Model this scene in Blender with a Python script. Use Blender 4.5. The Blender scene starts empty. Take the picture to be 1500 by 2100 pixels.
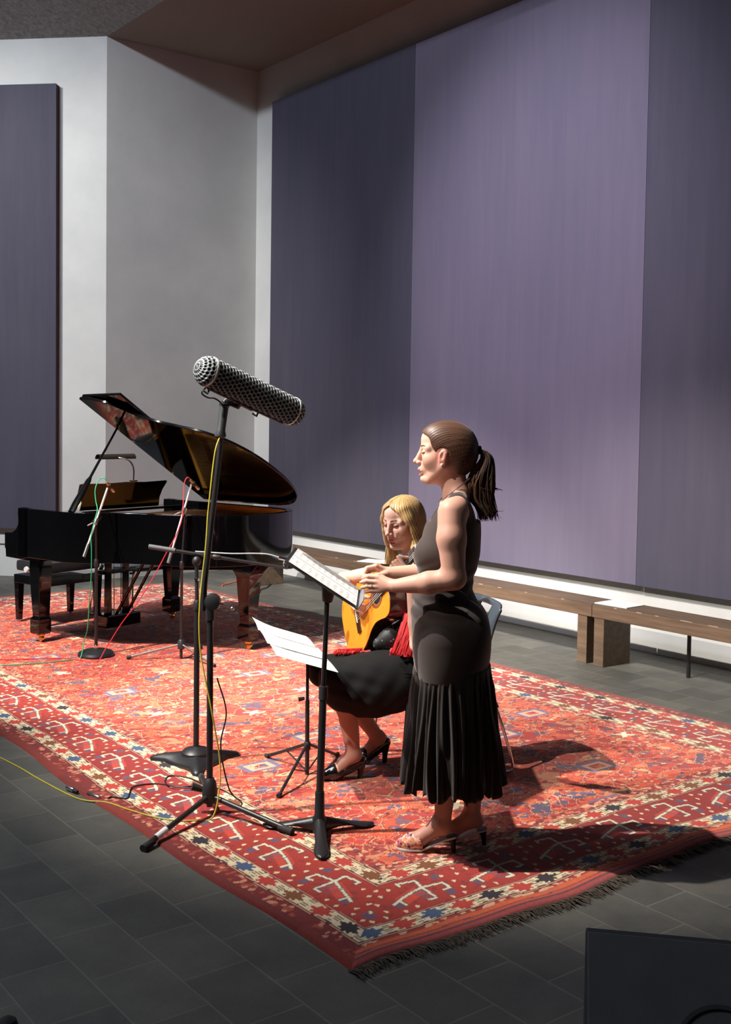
import bpy, bmesh, math, random
import numpy as np
from mathutils import Vector, Matrix
random.seed(7)
RNG = np.random.default_rng(11)
SC = bpy.context.scene
COL = SC.collection
PI = math.pi

# ---------------------------------------------------------------- camera
def setup_camera():
    cam = bpy.data.cameras.new('camera')
    ob = bpy.data.objects.new('camera', cam); COL.objects.link(ob)
    heading, pitch, roll = math.atan2(0.794, 0.607), math.radians(2.7), 0.0145
    fwd0 = Vector((math.cos(heading), math.sin(heading), 0)); right0 = Vector((fwd0.y, -fwd0.x, 0)); up0 = Vector((0, 0, 1))
    fwd = fwd0 * math.cos(pitch) - up0 * math.sin(pitch)
    up1 = up0 * math.cos(pitch) + fwd0 * math.sin(pitch)
    up = up1 * math.cos(roll) - right0 * math.sin(roll)
    right = right0 * math.cos(roll) + up1 * math.sin(roll)
    m = Matrix((right, up, -fwd)).transposed().to_4x4()
    m.translation = Vector((0, 0, 1.72))
    ob.matrix_world = m
    cam.sensor_fit = 'AUTO'; cam.sensor_width = 36.0
    cam.lens = 36.0 * 2280.0 / 2100.0
    cam.shift_y = -78.5 / 2100.0
    cam.clip_start = 0.05; cam.clip_end = 100
    SC.camera = ob
setup_camera()

# ---------------------------------------------------------------- light and exposure
def setup_light():
    SC.view_settings.view_transform = 'Standard'; SC.view_settings.look = 'None'
    SC.view_settings.gamma = 1.0; SC.view_settings.exposure = 0.0
    SC.view_settings.use_curve_mapping = False
    w = bpy.data.worlds.new('world'); SC.world = w; w.use_nodes = True
    bg = w.node_tree.nodes['Background']; bg.inputs[0].default_value = (0.75, 0.85, 1.0, 1); bg.inputs[1].default_value = 0.016
    def spot(name, loc, aim, power, size, blend, col, r=0.06):
        l = bpy.data.lights.new(name, 'SPOT'); l.energy = power; l.spot_size = math.radians(size); l.spot_blend = blend
        l.color = col; l.shadow_soft_size = r
        o = bpy.data.objects.new(name, l); COL.objects.link(o); o.location = loc
        o.rotation_euler = (Vector(aim) - Vector(loc)).to_track_quat('-Z', 'Y').to_euler()
        return o
    def area(name, loc, aim, power, sx, sy, col):
        l = bpy.data.lights.new(name, 'AREA'); l.shape = 'RECTANGLE'; l.size = sx; l.size_y = sy; l.energy = power; l.color = col
        o = bpy.data.objects.new(name, l); COL.objects.link(o); o.location = loc
        o.rotation_euler = (Vector(aim) - Vector(loc)).to_track_quat('-Z', 'Y').to_euler()
        return o
    warm = (1.0, 0.93, 0.84)
    spot('stage_key_spot_rear', (-0.75, 6.35, 7.25), (4.3, 7.7, 0.2), 6400, 38, 0.5, warm, 0.05)
    spot('stage_key_spot_front', (-0.60, 5.90, 7.25), (4.5, 4.5, 0.2), 5000, 39, 0.65, warm, 0.05)
    spot('stage_cross_spot', (-3.1, 3.95, 6.8), (4.6, 5.0, 0.5), 3000, 28, 0.5, warm, 0.05)
    spot('stage_back_spot', (1.6, 8.0, 7.2), (4.4, 4.6, 0.0), 600, 34, 0.5, warm, 0.05)
    spot('panel_spot', (0.2, 5.2, 7.2), (6.8, 6.4, 2.9), 2700, 36, 0.95, (0.92, 0.88, 1.0), 0.06)
    spot('wall_wash_spot', (-3.0, 8.9, 7.3), (4.6, 11.7, 2.4), 3000, 44, 0.8, (1.0, 0.98, 0.95), 0.08)
    area('skylight_glow', (-1.8, 7.2, 7.45), (5.0, 8.8, 3.0), 400, 3.0, 0.35, (0.78, 0.87, 1.0))
setup_light()

# ---------------------------------------------------------------- materials
def S(r, g, b):
    def f(c):
        c /= 255.0
        return c / 12.92 if c <= 0.04045 else ((c + 0.055) / 1.055) ** 2.4
    return (f(r), f(g), f(b), 1.0)

class NT:
    def __init__(s, name):
        s.m = bpy.data.materials.new(name); s.m.use_nodes = True
        s.t = s.m.node_tree; s.p = s.t.nodes['Principled BSDF']
    def n(s, typ, **kw):
        nd = s.t.nodes.new(typ)
        for k, v in kw.items(): setattr(nd, k, v)
        return nd
    def l(s, a, b): s.t.links.new(a, b)
    def coord(s, kind='Object', scale=(1, 1, 1), rot=(0, 0, 0)):
        c = s.n('ShaderNodeTexCoord'); mp = s.n('ShaderNodeMapping')
        mp.inputs['Scale'].default_value = scale; mp.inputs['Rotation'].default_value = rot
        s.l(c.outputs[kind], mp.inputs[0]); return mp.outputs[0]
    def noise(s, vec, scale, detail=4, rough=0.55):
        n = s.n('ShaderNodeTexNoise'); n.inputs['Scale'].default_value = scale
        n.inputs['Detail'].default_value = detail; n.inputs['Roughness'].default_value = rough
        s.l(vec, n.inputs['Vector']); return n.outputs['Fac']
    def ramp(s, fac, stops):
        r = s.n('ShaderNodeValToRGB'); e = r.color_ramp.elements
        while len(e) < len(stops): e.new(0.5)
        for i, (p, c) in enumerate(stops): e[i].position = p; e[i].color = c
        s.l(fac, r.inputs[0]); return r.outputs[0]
    def bump(s, h, strength=0.3, dist=0.01):
        b = s.n('ShaderNodeBump'); b.inputs['Strength'].default_value = strength; b.inputs['Distance'].default_value = dist
        s.l(h, b.inputs['Height']); s.l(b.outputs[0], s.p.inputs['Normal'])

def mix_scale(c, k): return (min(1, c[0] * k), min(1, c[1] * k), min(1, c[2] * k), 1)

def M(name, col, rough=0.5, metal=0.0, var=0.12, vscale=8.0, stretch=(1, 1, 1), bump=0.0, bscale=60.0, bdist=0.003, coat=0.0, spec=0.5, sheen=0.0, trans=0.0):
    t = NT(name); p = t.p
    v = t.coord('Object', stretch)
    f = t.noise(v, vscale)
    t.l(t.ramp(f, [(0.3, mix_scale(col, 1 - var)), (0.7, mix_scale(col, 1 + var))]), p.inputs['Base Color'])
    p.inputs['Roughness'].default_value = rough; p.inputs['Metallic'].default_value = metal
    p.inputs['Coat Weight'].default_value = coat; p.inputs['Specular IOR Level'].default_value = spec
    p.inputs['Sheen Weight'].default_value = sheen; p.inputs['Transmission Weight'].default_value = trans
    if bump: t.bump(t.noise(v, bscale, 3), bump, bdist)
    return t.m

def M_attr(name, rough=0.6, sheen=0.0, bump=0.0, bscale=300, spec=0.5, sss=0.0):
    t = NT(name); a = t.n('ShaderNodeAttribute'); a.attribute_name = 'col'
    t.l(a.outputs['Color'], t.p.inputs['Base Color'])
    t.p.inputs['Roughness'].default_value = rough; t.p.inputs['Sheen Weight'].default_value = sheen
    t.p.inputs['Specular IOR Level'].default_value = spec
    if sss:
        t.p.inputs['Subsurface Weight'].default_value = sss
        t.p.inputs['Subsurface Radius'].default_value = (0.012, 0.005, 0.003); t.p.inputs['Subsurface Scale'].default_value = 0.5
    if bump: t.bump(t.noise(t.coord('Object'), bscale, 3), bump, 0.002)
    return t.m

# ---------------------------------------------------------------- mesh helpers
class MB:
    def __init__(s): s.v = []; s.f = []; s.mi = []
    def add(s, v, f, mi=0):
        o = len(s.v); s.v.extend([tuple(map(float, q)) for q in v]); s.f.extend([tuple(i + o for i in q) for q in f]); s.mi.extend([mi] * len(f)); return s
    def box(s, c, d, mi=0, R=None, bev=0.0):
        if bev <= 0:
            v = [Vector((x * d[0] / 2, y * d[1] / 2, z * d[2] / 2)) for x in (-1, 1) for y in (-1, 1) for z in (-1, 1)]
            f = [(0, 1, 3, 2), (4, 6, 7, 5), (0, 4, 5, 1), (2, 3, 7, 6), (0, 2, 6, 4), (1, 5, 7, 3)]
        else:
            bm = bmesh.new(); bmesh.ops.create_cube(bm, size=1.0)
            for q in bm.verts: q.co = Vector((q.co.x * d[0], q.co.y * d[1], q.co.z * d[2]))
            bmesh.ops.bevel(bm, geom=bm.edges[:], offset=bev, segments=2, affect='EDGES', profile=0.7)
            bm.verts.index_update(); v = [q.co.copy() for q in bm.verts]; f = [tuple(q.index for q in fc.verts) for fc in bm.faces]; bm.free()
        c = Vector(c)
        v = [(R @ q if R else q) + c for q in v]
        return s.add(v, f, mi)
    def tube(s, pts, r, n=10, mi=0, cap=True, flat=1.0):
        pts = [Vector(p) for p in pts]; m = len(pts)
        rs = [r] * m if not hasattr(r, '__len__') else list(r)
        v = []; f = []
        t0 = (pts[1] - pts[0]).normalized()
        up = Vector((0, 0, 1)) if abs(t0.z) < 0.9 else Vector((1, 0, 0))
        u = t0.cross(up).normalized()
        for i in range(m):
            t = (pts[min(i + 1, m - 1)] - pts[max(i - 1, 0)]).normalized()
            u = (u - t * u.dot(t)).normalized(); w = t.cross(u)
            for k in range(n):
                a = 2 * PI * k / n
                v.append(pts[i] + (u * math.cos(a) + w * math.sin(a) * flat) * rs[i])
        for i in range(m - 1):
            for k in range(n):
                k2 = (k + 1) % n; f.append((i * n + k, i * n + k2, (i + 1) * n + k2, (i + 1) * n + k))
        if cap: f.append(tuple(range(n - 1, -1, -1))); f.append(tuple((m - 1) * n + k for k in range(n)))
        return s.add(v, f, mi)
    def lathe(s, prof, c=(0, 0, 0), axis=(0, 0, 1), n=24, mi=0, ring=False):
        ax = Vector(axis).normalized(); q = Vector((0, 0, 1)).rotation_difference(ax).to_matrix(); c = Vector(c)
        v = []; f = []; m = len(prof)
        for r, z in prof:
            for k in range(n):
                a = 2 * PI * k / n; v.append(q @ Vector((r * math.cos(a), r * math.sin(a), z)) + c)
        for i in range(m - 1):
            for k in range(n):
                k2 = (k + 1) % n; f.append((i * n + k, i * n + k2, (i + 1) * n + k2, (i + 1) * n + k))
        if ring: f += [((m - 1) * n + k, (m - 1) * n + (k + 1) % n, (k + 1) % n, k) for k in range(n)]
        else: f.append(tuple(range(n - 1, -1, -1))); f.append(tuple((m - 1) * n + k for k in range(n)))
        return s.add(v, f, mi)
    def ell(s, c, r, mi=0, R=None, n=16, m=10):
        c = Vector(c); v = []; f = []
        r = (r, r, r) if not hasattr(r, '__len__') else r
        v.append(Vector((0, 0, r[2])))
        for i in range(1, m):
            th = PI * i / m
            for k in range(n):
                a = 2 * PI * k / n; v.append(Vector((r[0] * math.sin(th) * math.cos(a), r[1] * math.sin(th) * math.sin(a), r[2] * math.cos(th))))
        v.append(Vector((0, 0, -r[2])))
        for k in range(n): f.append((0, 1 + k, 1 + (k + 1) % n))
        for i in range(m - 2):
            for k in range(n):
                k2 = (k + 1) % n; f.append((1 + i * n + k, 1 + (i + 1) * n + k, 1 + (i + 1) * n + k2, 1 + i * n + k2))
        b = 1 + (m - 2) * n
        for k in range(n): f.append((len(v) - 1, b + (k + 1) % n, b + k))
        return s.add([(R @ q if R else q) + c for q in v], f, mi)
    def prism(s, poly, off, mi=0, origin=(0, 0, 0), ux=(1, 0, 0), uy=(0, 1, 0)):
        """closed 2D outline placed with axes ux, uy at origin and pushed along the vector off"""
        ux = Vector(ux); uy = Vector(uy); o = Vector(origin); off = Vector(off); n = len(poly)
        v = [o + ux * a + uy * b for a, b in poly]; v += [q + off for q in v]
        f = [tuple(range(n - 1, -1, -1)), tuple(range(n, 2 * n))]
        f += [(i, (i + 1) % n, (i + 1) % n + n, i + n) for i in range(n)]
        return s.add(v, f, mi)
    def build(s, name, mats, parent=None, smooth=35, bevel=0.0, loc=None):
        me = bpy.data.meshes.new(name); me.from_pydata(s.v, [], s.f)
        if not isinstance(mats, (list, tuple)): mats = [mats]
        for m in mats: me.materials.append(m)
        if len(mats) > 1: me.polygons.foreach_set('material_index', s.mi)
        bm = bmesh.new(); bm.from_mesh(me); bmesh.ops.recalc_face_normals(bm, faces=bm.faces[:]); bm.to_mesh(me); bm.free()
        if smooth:
            me.polygons.foreach_set('use_smooth', [True] * len(me.polygons)); me.set_sharp_from_angle(angle=math.radians(smooth))
        me.update()
        ob = bpy.data.objects.new(name, me); COL.objects.link(ob)
        if parent: ob.parent = parent
        if loc is not None: ob.location = loc
        if bevel:
            b = ob.modifiers.new('bevel', 'BEVEL'); b.width = bevel; b.segments = 2; b.limit_method = 'ANGLE'; b.angle_limit = math.radians(40)
        return ob

def thing(name, label, cat, loc=(0, 0, 0), rot=None, group=None):
    o = bpy.data.objects.new(name, None); COL.objects.link(o); o.location = loc; o.empty_display_size = 0.1
    if rot is not None:
        if isinstance(rot, Matrix): o.rotation_euler = rot.to_euler()
        else: o.rotation_euler = (0, 0, rot)
    return tag(o, label, cat, group)
def tag(o, label, cat, group=None):
    o['label'] = label; o['category'] = cat
    if group: o['group'] = group
    return o
def structure(o): o['kind'] = 'structure'; return o

def spline(pts, n=8):
    """Catmull-Rom through the points"""
    P = [Vector(p) for p in pts]; P = [P[0] * 2 - P[1]] + P + [P[-1] * 2 - P[-2]]; out = []
    for i in range(1, len(P) - 2):
        for k in range(n):
            t = k / n; a, b, c, d = P[i - 1:i + 3]
            out.append(0.5 * ((2 * b) + (c - a) * t + (2 * a - 5 * b + 4 * c - d) * t * t + (3 * b - a - 3 * c + d) * t ** 3))
    out.append(P[-2]); return out

# shared materials
BLACK_METAL = M('black_powder_coat', (0.012, 0.012, 0.014, 1), 0.42, 0.0, bump=0.1, bscale=400)
BLACK_PLASTIC = M('black_plastic', (0.016, 0.016, 0.018, 1), 0.5)
RUBBER = M('black_rubber', (0.018, 0.018, 0.018, 1), 0.8)
GREY_RUBBER = M('grey_rubber_grip', (0.10, 0.10, 0.11, 1), 0.7)
CHROME = M('chrome', (0.75, 0.76, 0.78, 1), 0.16, 1.0, var=0.03)
STEEL = M('brushed_steel', (0.55, 0.55, 0.56, 1), 0.3, 1.0, var=0.05)
LACQUER = M('black_piano_lacquer', (0.0016, 0.0016, 0.002, 1), 0.06, 0.0, coat=0.3, var=0.05, spec=0.4)
BRASS = M('brass', (0.75, 0.50, 0.16, 1), 0.25, 1.0, var=0.06)
# ================================================================ room
XC, YB, ZT = 6.80, 11.03, 5.685
XL = 4.96
def plaster(name, a, b):
    t = NT(name); v = t.coord('Object')
    t.l(t.ramp(t.noise(v, 1.3, 6, 0.6), [(0.3, a), (0.72, b)]), t.p.inputs['Base Color'])
    t.p.inputs['Roughness'].default_value = 0.9
    t.bump(t.noise(v, 90, 4), 0.15, 0.004); return t.m
WALL = plaster('painted_plaster', S(186, 187, 185), S(203, 203, 200))
def paver():
    t = NT('asphalt_block_paving'); v = t.coord('Object', (1, 1, 1), (0, 0, PI / 2))
    b = t.n('ShaderNodeTexBrick'); t.l(v, b.inputs['Vector'])
    b.offset = 0.5; b.inputs['Scale'].default_value = 1.0; b.inputs['Brick Width'].default_value = 0.33; b.inputs['Row Height'].default_value = 0.2275
    b.inputs['Mortar Size'].default_value = 0.004; b.inputs['Mortar Smooth'].default_value = 0.3; b.inputs['Bias'].default_value = 0.0
    b.inputs['Color1'].default_value = S(96, 94, 87); b.inputs['Color2'].default_value = S(78, 77, 73); b.inputs['Mortar'].default_value = S(108, 105, 96)
    w = t.coord('Object')
    m = t.n('ShaderNodeMix', data_type='RGBA', blend_type='MULTIPLY'); m.inputs[0].default_value = 1.0
    t.l(b.outputs['Color'], m.inputs[6])
    t.l(t.ramp(t.noise(w, 4.0, 8, 0.7), [(0.25, (0.62, 0.63, 0.65, 1)), (0.75, (1.15, 1.14, 1.1, 1))]), m.inputs[7])
    sp = t.n('ShaderNodeTexVoronoi'); sp.inputs['Scale'].default_value = 70; t.l(w, sp.inputs['Vector'])
    m2 = t.n('ShaderNodeMix', data_type='RGBA', blend_type='ADD'); m2.inputs[0].default_value = 1.0
    t.l(m.outputs[2], m2.inputs[6]); t.l(t.ramp(sp.outputs['Distance'], [(0.0, (0.05, 0.05, 0.05, 1)), (0.16, (0, 0, 0, 1))]), m2.inputs[7])
    t.l(m2.outputs[2], t.p.inputs['Base Color']); t.p.inputs['Roughness'].default_value = 0.62
    h = t.n('ShaderNodeMath', operation='SUBTRACT'); t.l(t.noise(w, 60, 5), h.inputs[0]); t.l(b.outputs['Fac'], h.inputs[1])
    t.bump(h.outputs[0], 0.35, 0.004); return t.m
def concrete(name, a, b, bs):
    t = NT(name); v = t.coord('Object')
    t.l(t.ramp(t.noise(v, 22, 9, 0.75), [(0.3, a), (0.7, b)]), t.p.inputs['Base Color']); t.p.inputs['Roughness'].default_value = 0.95
    t.bump(t.noise(v, 38, 6, 0.7), bs, 0.03); return t.m
ROUGH_CONCRETE = concrete('sprayed_concrete', S(112, 110, 108), S(176, 173, 170), 0.9)
SMOOTH_CONCRETE = concrete('smooth_concrete', S(132, 123, 115), S(142, 132, 124), 0.1)

structure(MB().box((0, 3.5, -0.05), (18, 17, 0.1)).build('floor', paver(), smooth=0))
structure(MB().box((XC + 0.1, 5.5, ZT / 2), (0.2, 11.26, ZT)).build('wall_right', WALL, smooth=0))
structure(MB().box(((XL + XC) / 2 + 0.1, YB + 0.1, ZT / 2), (XC - XL + 0.2, 0.2, ZT)).build('wall_back', WALL, smooth=0))
d45 = Vector((-1, 1, 0)).normalized()
wl = MB().prism([(0, 0), (6.0, 0), (6.0, 0.2), (-0.08, 0.2)], (0, 0, ZT), origin=(XL, YB, 0), ux=d45, uy=(d45.y, -d45.x, 0)).build('wall_left', WALL, smooth=0)
structure(wl)
# thin dark joint low on the left wall
structure(MB().prism([(0.9, -0.004), (6.0, -0.004), (6.0, 0.001), (0.9, 0.001)], (0, 0, 0.014), origin=(XL, YB, 0.335), ux=d45, uy=(d45.y, -d45.x, 0)).build('trim_1', M('dark_joint', S(60, 58, 52), 0.8), smooth=0))
# low flat soffit over the alcove, and the two rough ceiling slopes that rise to the middle of the room
structure(MB().box(((XL + XC) / 2 + 0.1, 5.5, ZT + 0.1), (XC - XL + 0.2, 11.46, 0.2)).build('ceiling', SMOOTH_CONCRETE, smooth=0))
s = 0.4; L = 6.4
hip = Vector((XL - L, YB - 0.414 * L, ZT + s * L))
structure(MB().add([(XL, YB, ZT), (XL, 0.0, ZT), (XL - L, 0.0, ZT + s * L), hip, (XL, YB, ZT + .2), (XL, 0.0, ZT + .2), (XL - L, 0.0, ZT + s * L + .2), hip + Vector((0, 0, .2))],
    [(0, 1, 2, 3), (7, 6, 5, 4), (0, 4, 5, 1), (1, 5, 6, 2), (2, 6, 7, 3), (3, 7, 4, 0)]).build('ceiling_slope_right', ROUGH_CONCRETE, smooth=0))
far = Vector((XL, YB, 0)) + d45 * 6.0
e2 = hip + d45 * 3.6
structure(MB().add([(XL, YB, ZT), hip, e2, (far.x, far.y, ZT), (XL, YB, ZT + .2), hip + Vector((0, 0, .2)), e2 + Vector((0, 0, .2)), (far.x, far.y, ZT + .2)],
    [(0, 1, 2, 3), (7, 6, 5, 4), (0, 4, 5, 1), (1, 5, 6, 2), (2, 6, 7, 3), (3, 7, 4, 0)]).build('ceiling_slope_left', ROUGH_CONCRETE, smooth=0))

# ---------------------------------------------------------------- the large plain painted panels
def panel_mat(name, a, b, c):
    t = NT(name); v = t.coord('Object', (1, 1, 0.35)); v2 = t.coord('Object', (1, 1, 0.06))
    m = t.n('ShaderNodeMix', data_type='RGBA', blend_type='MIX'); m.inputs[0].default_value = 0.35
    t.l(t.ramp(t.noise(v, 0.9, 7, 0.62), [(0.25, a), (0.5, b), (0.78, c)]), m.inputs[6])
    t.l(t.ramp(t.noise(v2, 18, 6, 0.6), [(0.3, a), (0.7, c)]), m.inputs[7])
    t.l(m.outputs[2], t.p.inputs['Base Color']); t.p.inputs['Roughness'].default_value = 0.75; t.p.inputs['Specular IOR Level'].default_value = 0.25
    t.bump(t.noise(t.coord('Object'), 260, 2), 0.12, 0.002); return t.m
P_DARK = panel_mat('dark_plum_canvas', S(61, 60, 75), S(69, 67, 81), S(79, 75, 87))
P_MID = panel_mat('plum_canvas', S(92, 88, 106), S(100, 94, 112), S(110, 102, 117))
P_EDGE = M('maroon_canvas_edge', S(62, 30, 40), 0.8)
def panel(lo, hi, z0, z1, mat, label, group='painted panels on the right wall'):
    t = thing('painted_panel', label, 'painting', (XC - 0.012, (lo + hi) / 2, z0), group=group)
    y = (hi - lo) / 2
    MB().box((-0.075, 0, (z1 - z0) / 2), (0.012, hi - lo, z1 - z0), bev=0.003).build('canvas', mat, t, smooth=0)
    MB().box((-0.034, 0, (z1 - z0) / 2), (0.068, hi - lo - 0.006, z1 - z0 - 0.006)).build('stretcher', P_EDGE, t, smooth=0)
    return t
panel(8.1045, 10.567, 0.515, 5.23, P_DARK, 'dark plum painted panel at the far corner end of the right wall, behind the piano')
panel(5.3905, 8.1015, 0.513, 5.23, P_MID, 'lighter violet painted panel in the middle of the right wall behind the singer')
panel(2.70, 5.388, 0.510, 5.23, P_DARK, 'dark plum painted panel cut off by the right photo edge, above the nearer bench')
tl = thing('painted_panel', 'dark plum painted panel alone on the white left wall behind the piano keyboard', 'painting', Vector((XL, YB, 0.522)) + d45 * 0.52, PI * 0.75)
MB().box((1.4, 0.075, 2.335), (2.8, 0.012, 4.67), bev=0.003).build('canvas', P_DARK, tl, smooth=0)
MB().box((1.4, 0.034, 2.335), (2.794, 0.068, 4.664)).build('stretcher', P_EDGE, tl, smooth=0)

# ---------------------------------------------------------------- benches along the right wall
BROWN = M('brown_stained_wood', S(98, 80, 64), 0.5, var=0.28, vscale=6, stretch=(6, 0.5, 6), bump=0.15, bscale=40)
SCUFF = M('pale_scuffed_wood', S(176, 160, 140), 0.7, var=0.3)
def bench(y0, y1, label, rods, scuffs, inset=0.05):
    t = thing('bench', label, 'bench', (6.095, (y0 + y1) / 2, 0), group='wall benches'); yc = (y0 + y1) / 2
    MB().box((0.153, 0, 0.39), (0.306, y1 - y0, 0.09), bev=0.006).build('seat', BROWN, t, smooth=0)
    for ye in (y0 + inset, y1 - inset):
        MB().box((0.153, ye - yc, 0.1725), (0.294, 0.09, 0.345), bev=0.005).build('leg', BROWN, t, smooth=0)
    for yr in rods:
        MB().tube([(0.25, yr - yc, 0), (0.25, yr - yc, 0.346)], 0.014, 10).build('support_rod', BLACK_METAL, t)
    for (x, y, z, w) in scuffs:
        MB().box((x, y - yc, z), (0.003, w, 0.006)).build('paint_chip', SCUFF, t, smooth=0)
sc1 = [(0.004, 5.5 + 0.31 * i + random.random() * 0.2, 0.4345, 0.02 + 0.05 * random.random()) for i in range(10)]
sc2 = [(0.004, 5.17 - 0.22 * i - random.random() * 0.1, 0.4345, 0.02 + 0.09 * random.random()) for i in range(9)]
bench(5.285, 9.9, 'long brown wooden bench behind the singer and guitarist, farther along the wall', (8.5,), sc1, 0.09)
bench(1.4, 5.281, 'brown wooden bench running out of the picture at the right edge', (4.63,), sc2, 0.062)
PAPER = M('white_paper', S(236, 234, 228), 0.8, var=0.02)
def program(x, y, rz, label):
    o = MB().box((0, 0, 0.003), (0.21, 0.28, 0.006)).build('program_leaflet', PAPER, smooth=0, loc=(x, y, 0.436)); o.rotation_euler.z = rz
    tag(o, label, 'paper', 'leaflets on the benches')
program(6.26, 5.17, 0.05, 'white program leaflet on the near end of the right-hand bench')
program(6.25, 8.0, 0.4, 'white program leaflet on the long bench beside the guitarist')

# ---------------------------------------------------------------- loudspeaker close to the camera
def speaker():
    """floor wedge: the cloth face slopes back from the low edge nearest the camera"""
    d = Vector((0.213, -0.23, 0)).normalized(); R = math.atan2(d.y, d.x)
    t = thing('floor_loudspeaker', 'dark grey wedge loudspeaker on the floor at the bottom right corner', 'speaker', (2.149, 1.858, 0), R)
    C_ = M('charcoal_speaker_cloth', S(92, 91, 92), 0.95, bump=0.3, bscale=500, var=0.08, spec=0.1)
    w_ = 0.60
    MB().prism([(0, 0), (-0.40, 0), (-0.40, 0.06), (-0.03, 0.44), (0, 0.44)], (w_, 0, 0), origin=(0, 0, 0), ux=(0, 1, 0), uy=(0, 0, 1)).build('cabinet', M('black_speaker_box', S(40, 41, 45), 0.8, bump=0.2, bscale=200), t, smooth=0, bevel=0.006)
    a = Vector((0, -0.40, 0.06)); b = Vector((0, -0.03, 0.44)); e = (b - a).normalized(); nrm = Vector((0, -e.z, e.y))
    MB().prism([(0.004, 0.004), (w_ - 0.004, 0.004), (w_ - 0.004, (b - a).length - 0.002), (0.004, (b - a).length - 0.002)], nrm * 0.012, origin=a, ux=(1, 0, 0), uy=e).build('grille', C_, t, smooth=0, bevel=0.003)
    MB().lathe([(0.102, 0), (0.112, 0), (0.112, 0.004), (0.102, 0.004)], a + Vector((0.315, 0, 0)) + e * 0.27 + nrm * 0.012, nrm, 48, ring=True).build('driver_ring', M('dark_rubber_ring', S(52, 52, 54), 0.8), t)
speaker()

# black rounded post top poking into the bottom left corner
t = thing('rounded_post', 'small black rounded post top poking in at the bottom left corner', 'post', (0.716, 2.022, -0.0))
MB().tube([(0, 0, 0), (0, 0, 0.54)], 0.014, 12).build('pole', BLACK_METAL, t)
MB().lathe([(0.020, 0.525), (0.024, 0.54), (0.023, 0.565), (0.016, 0.585), (0.005, 0.592)], n=20).build('cap', RUBBER, t)
# ================================================================ the big red rug
def cells(px, py, sx, sy, seed, jit=0.85):
    """jittered cell pattern: returns F2-F1, cell id hash in 0..1 and a second hash"""
    gx = np.floor(px / sx); gy = np.floor(py / sy)
    best = np.full(px.shape, 9e9); sec = np.full(px.shape, 9e9); hid = np.zeros(px.shape); hid2 = np.zeros(px.shape)
    def h(a, b, k):
        v = np.sin(a * 127.1 + b * 311.7 + k * 74.7 + seed * 19.19) * 43758.5453
        return v - np.floor(v)
    for ix in (-1, 0, 1):
        for iy in (-1, 0, 1):
            cx = gx + ix; cy = gy + iy
            qx = (cx + 0.5 + jit * (h(cx, cy, 1) - 0.5)) * sx; qy = (cy + 0.5 + jit * (h(cx, cy, 2) - 0.5)) * sy
            d = np.abs((px - qx) / sx) * 0.8 + np.abs((py - qy) / sy) * 0.8 + 0.4 * np.hypot((px - qx) / sx, (py - qy) / sy)
            nb = d < best
            sec = np.where(nb, best, np.minimum(sec, d)); best = np.where(nb, d, best)
            hid = np.where(nb, h(cx, cy, 3), hid); hid2 = np.where(nb, h(cx, cy, 4), hid2)
    return sec - best, hid, hid2, best
def lin(*c): return np.array(S(*c)[:3])
def pick(hv, table):
    out = np.zeros(hv.shape + (3,)); lo = 0.0
    for p, c in table:
        m = (hv >= lo) & (hv < lo + p); out[m] = lin(*c); lo += p
    out[hv >= lo] = lin(*table[-1][1]); return out
def seg_dist(u, v, a, b):
    ax, ay = a; bx, by = b; dx, dy = bx - ax, by - ay
    t = np.clip(((u - ax) * dx + (v - ay) * dy) / (dx * dx + dy * dy), 0, 1)
    return np.hypot(u - ax - t * dx, v - ay - t * dy)
def h1(k, s): 
    v = np.sin(k * 91.7 + s * 47.3) * 43758.5453
    return v - np.floor(v)

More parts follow.
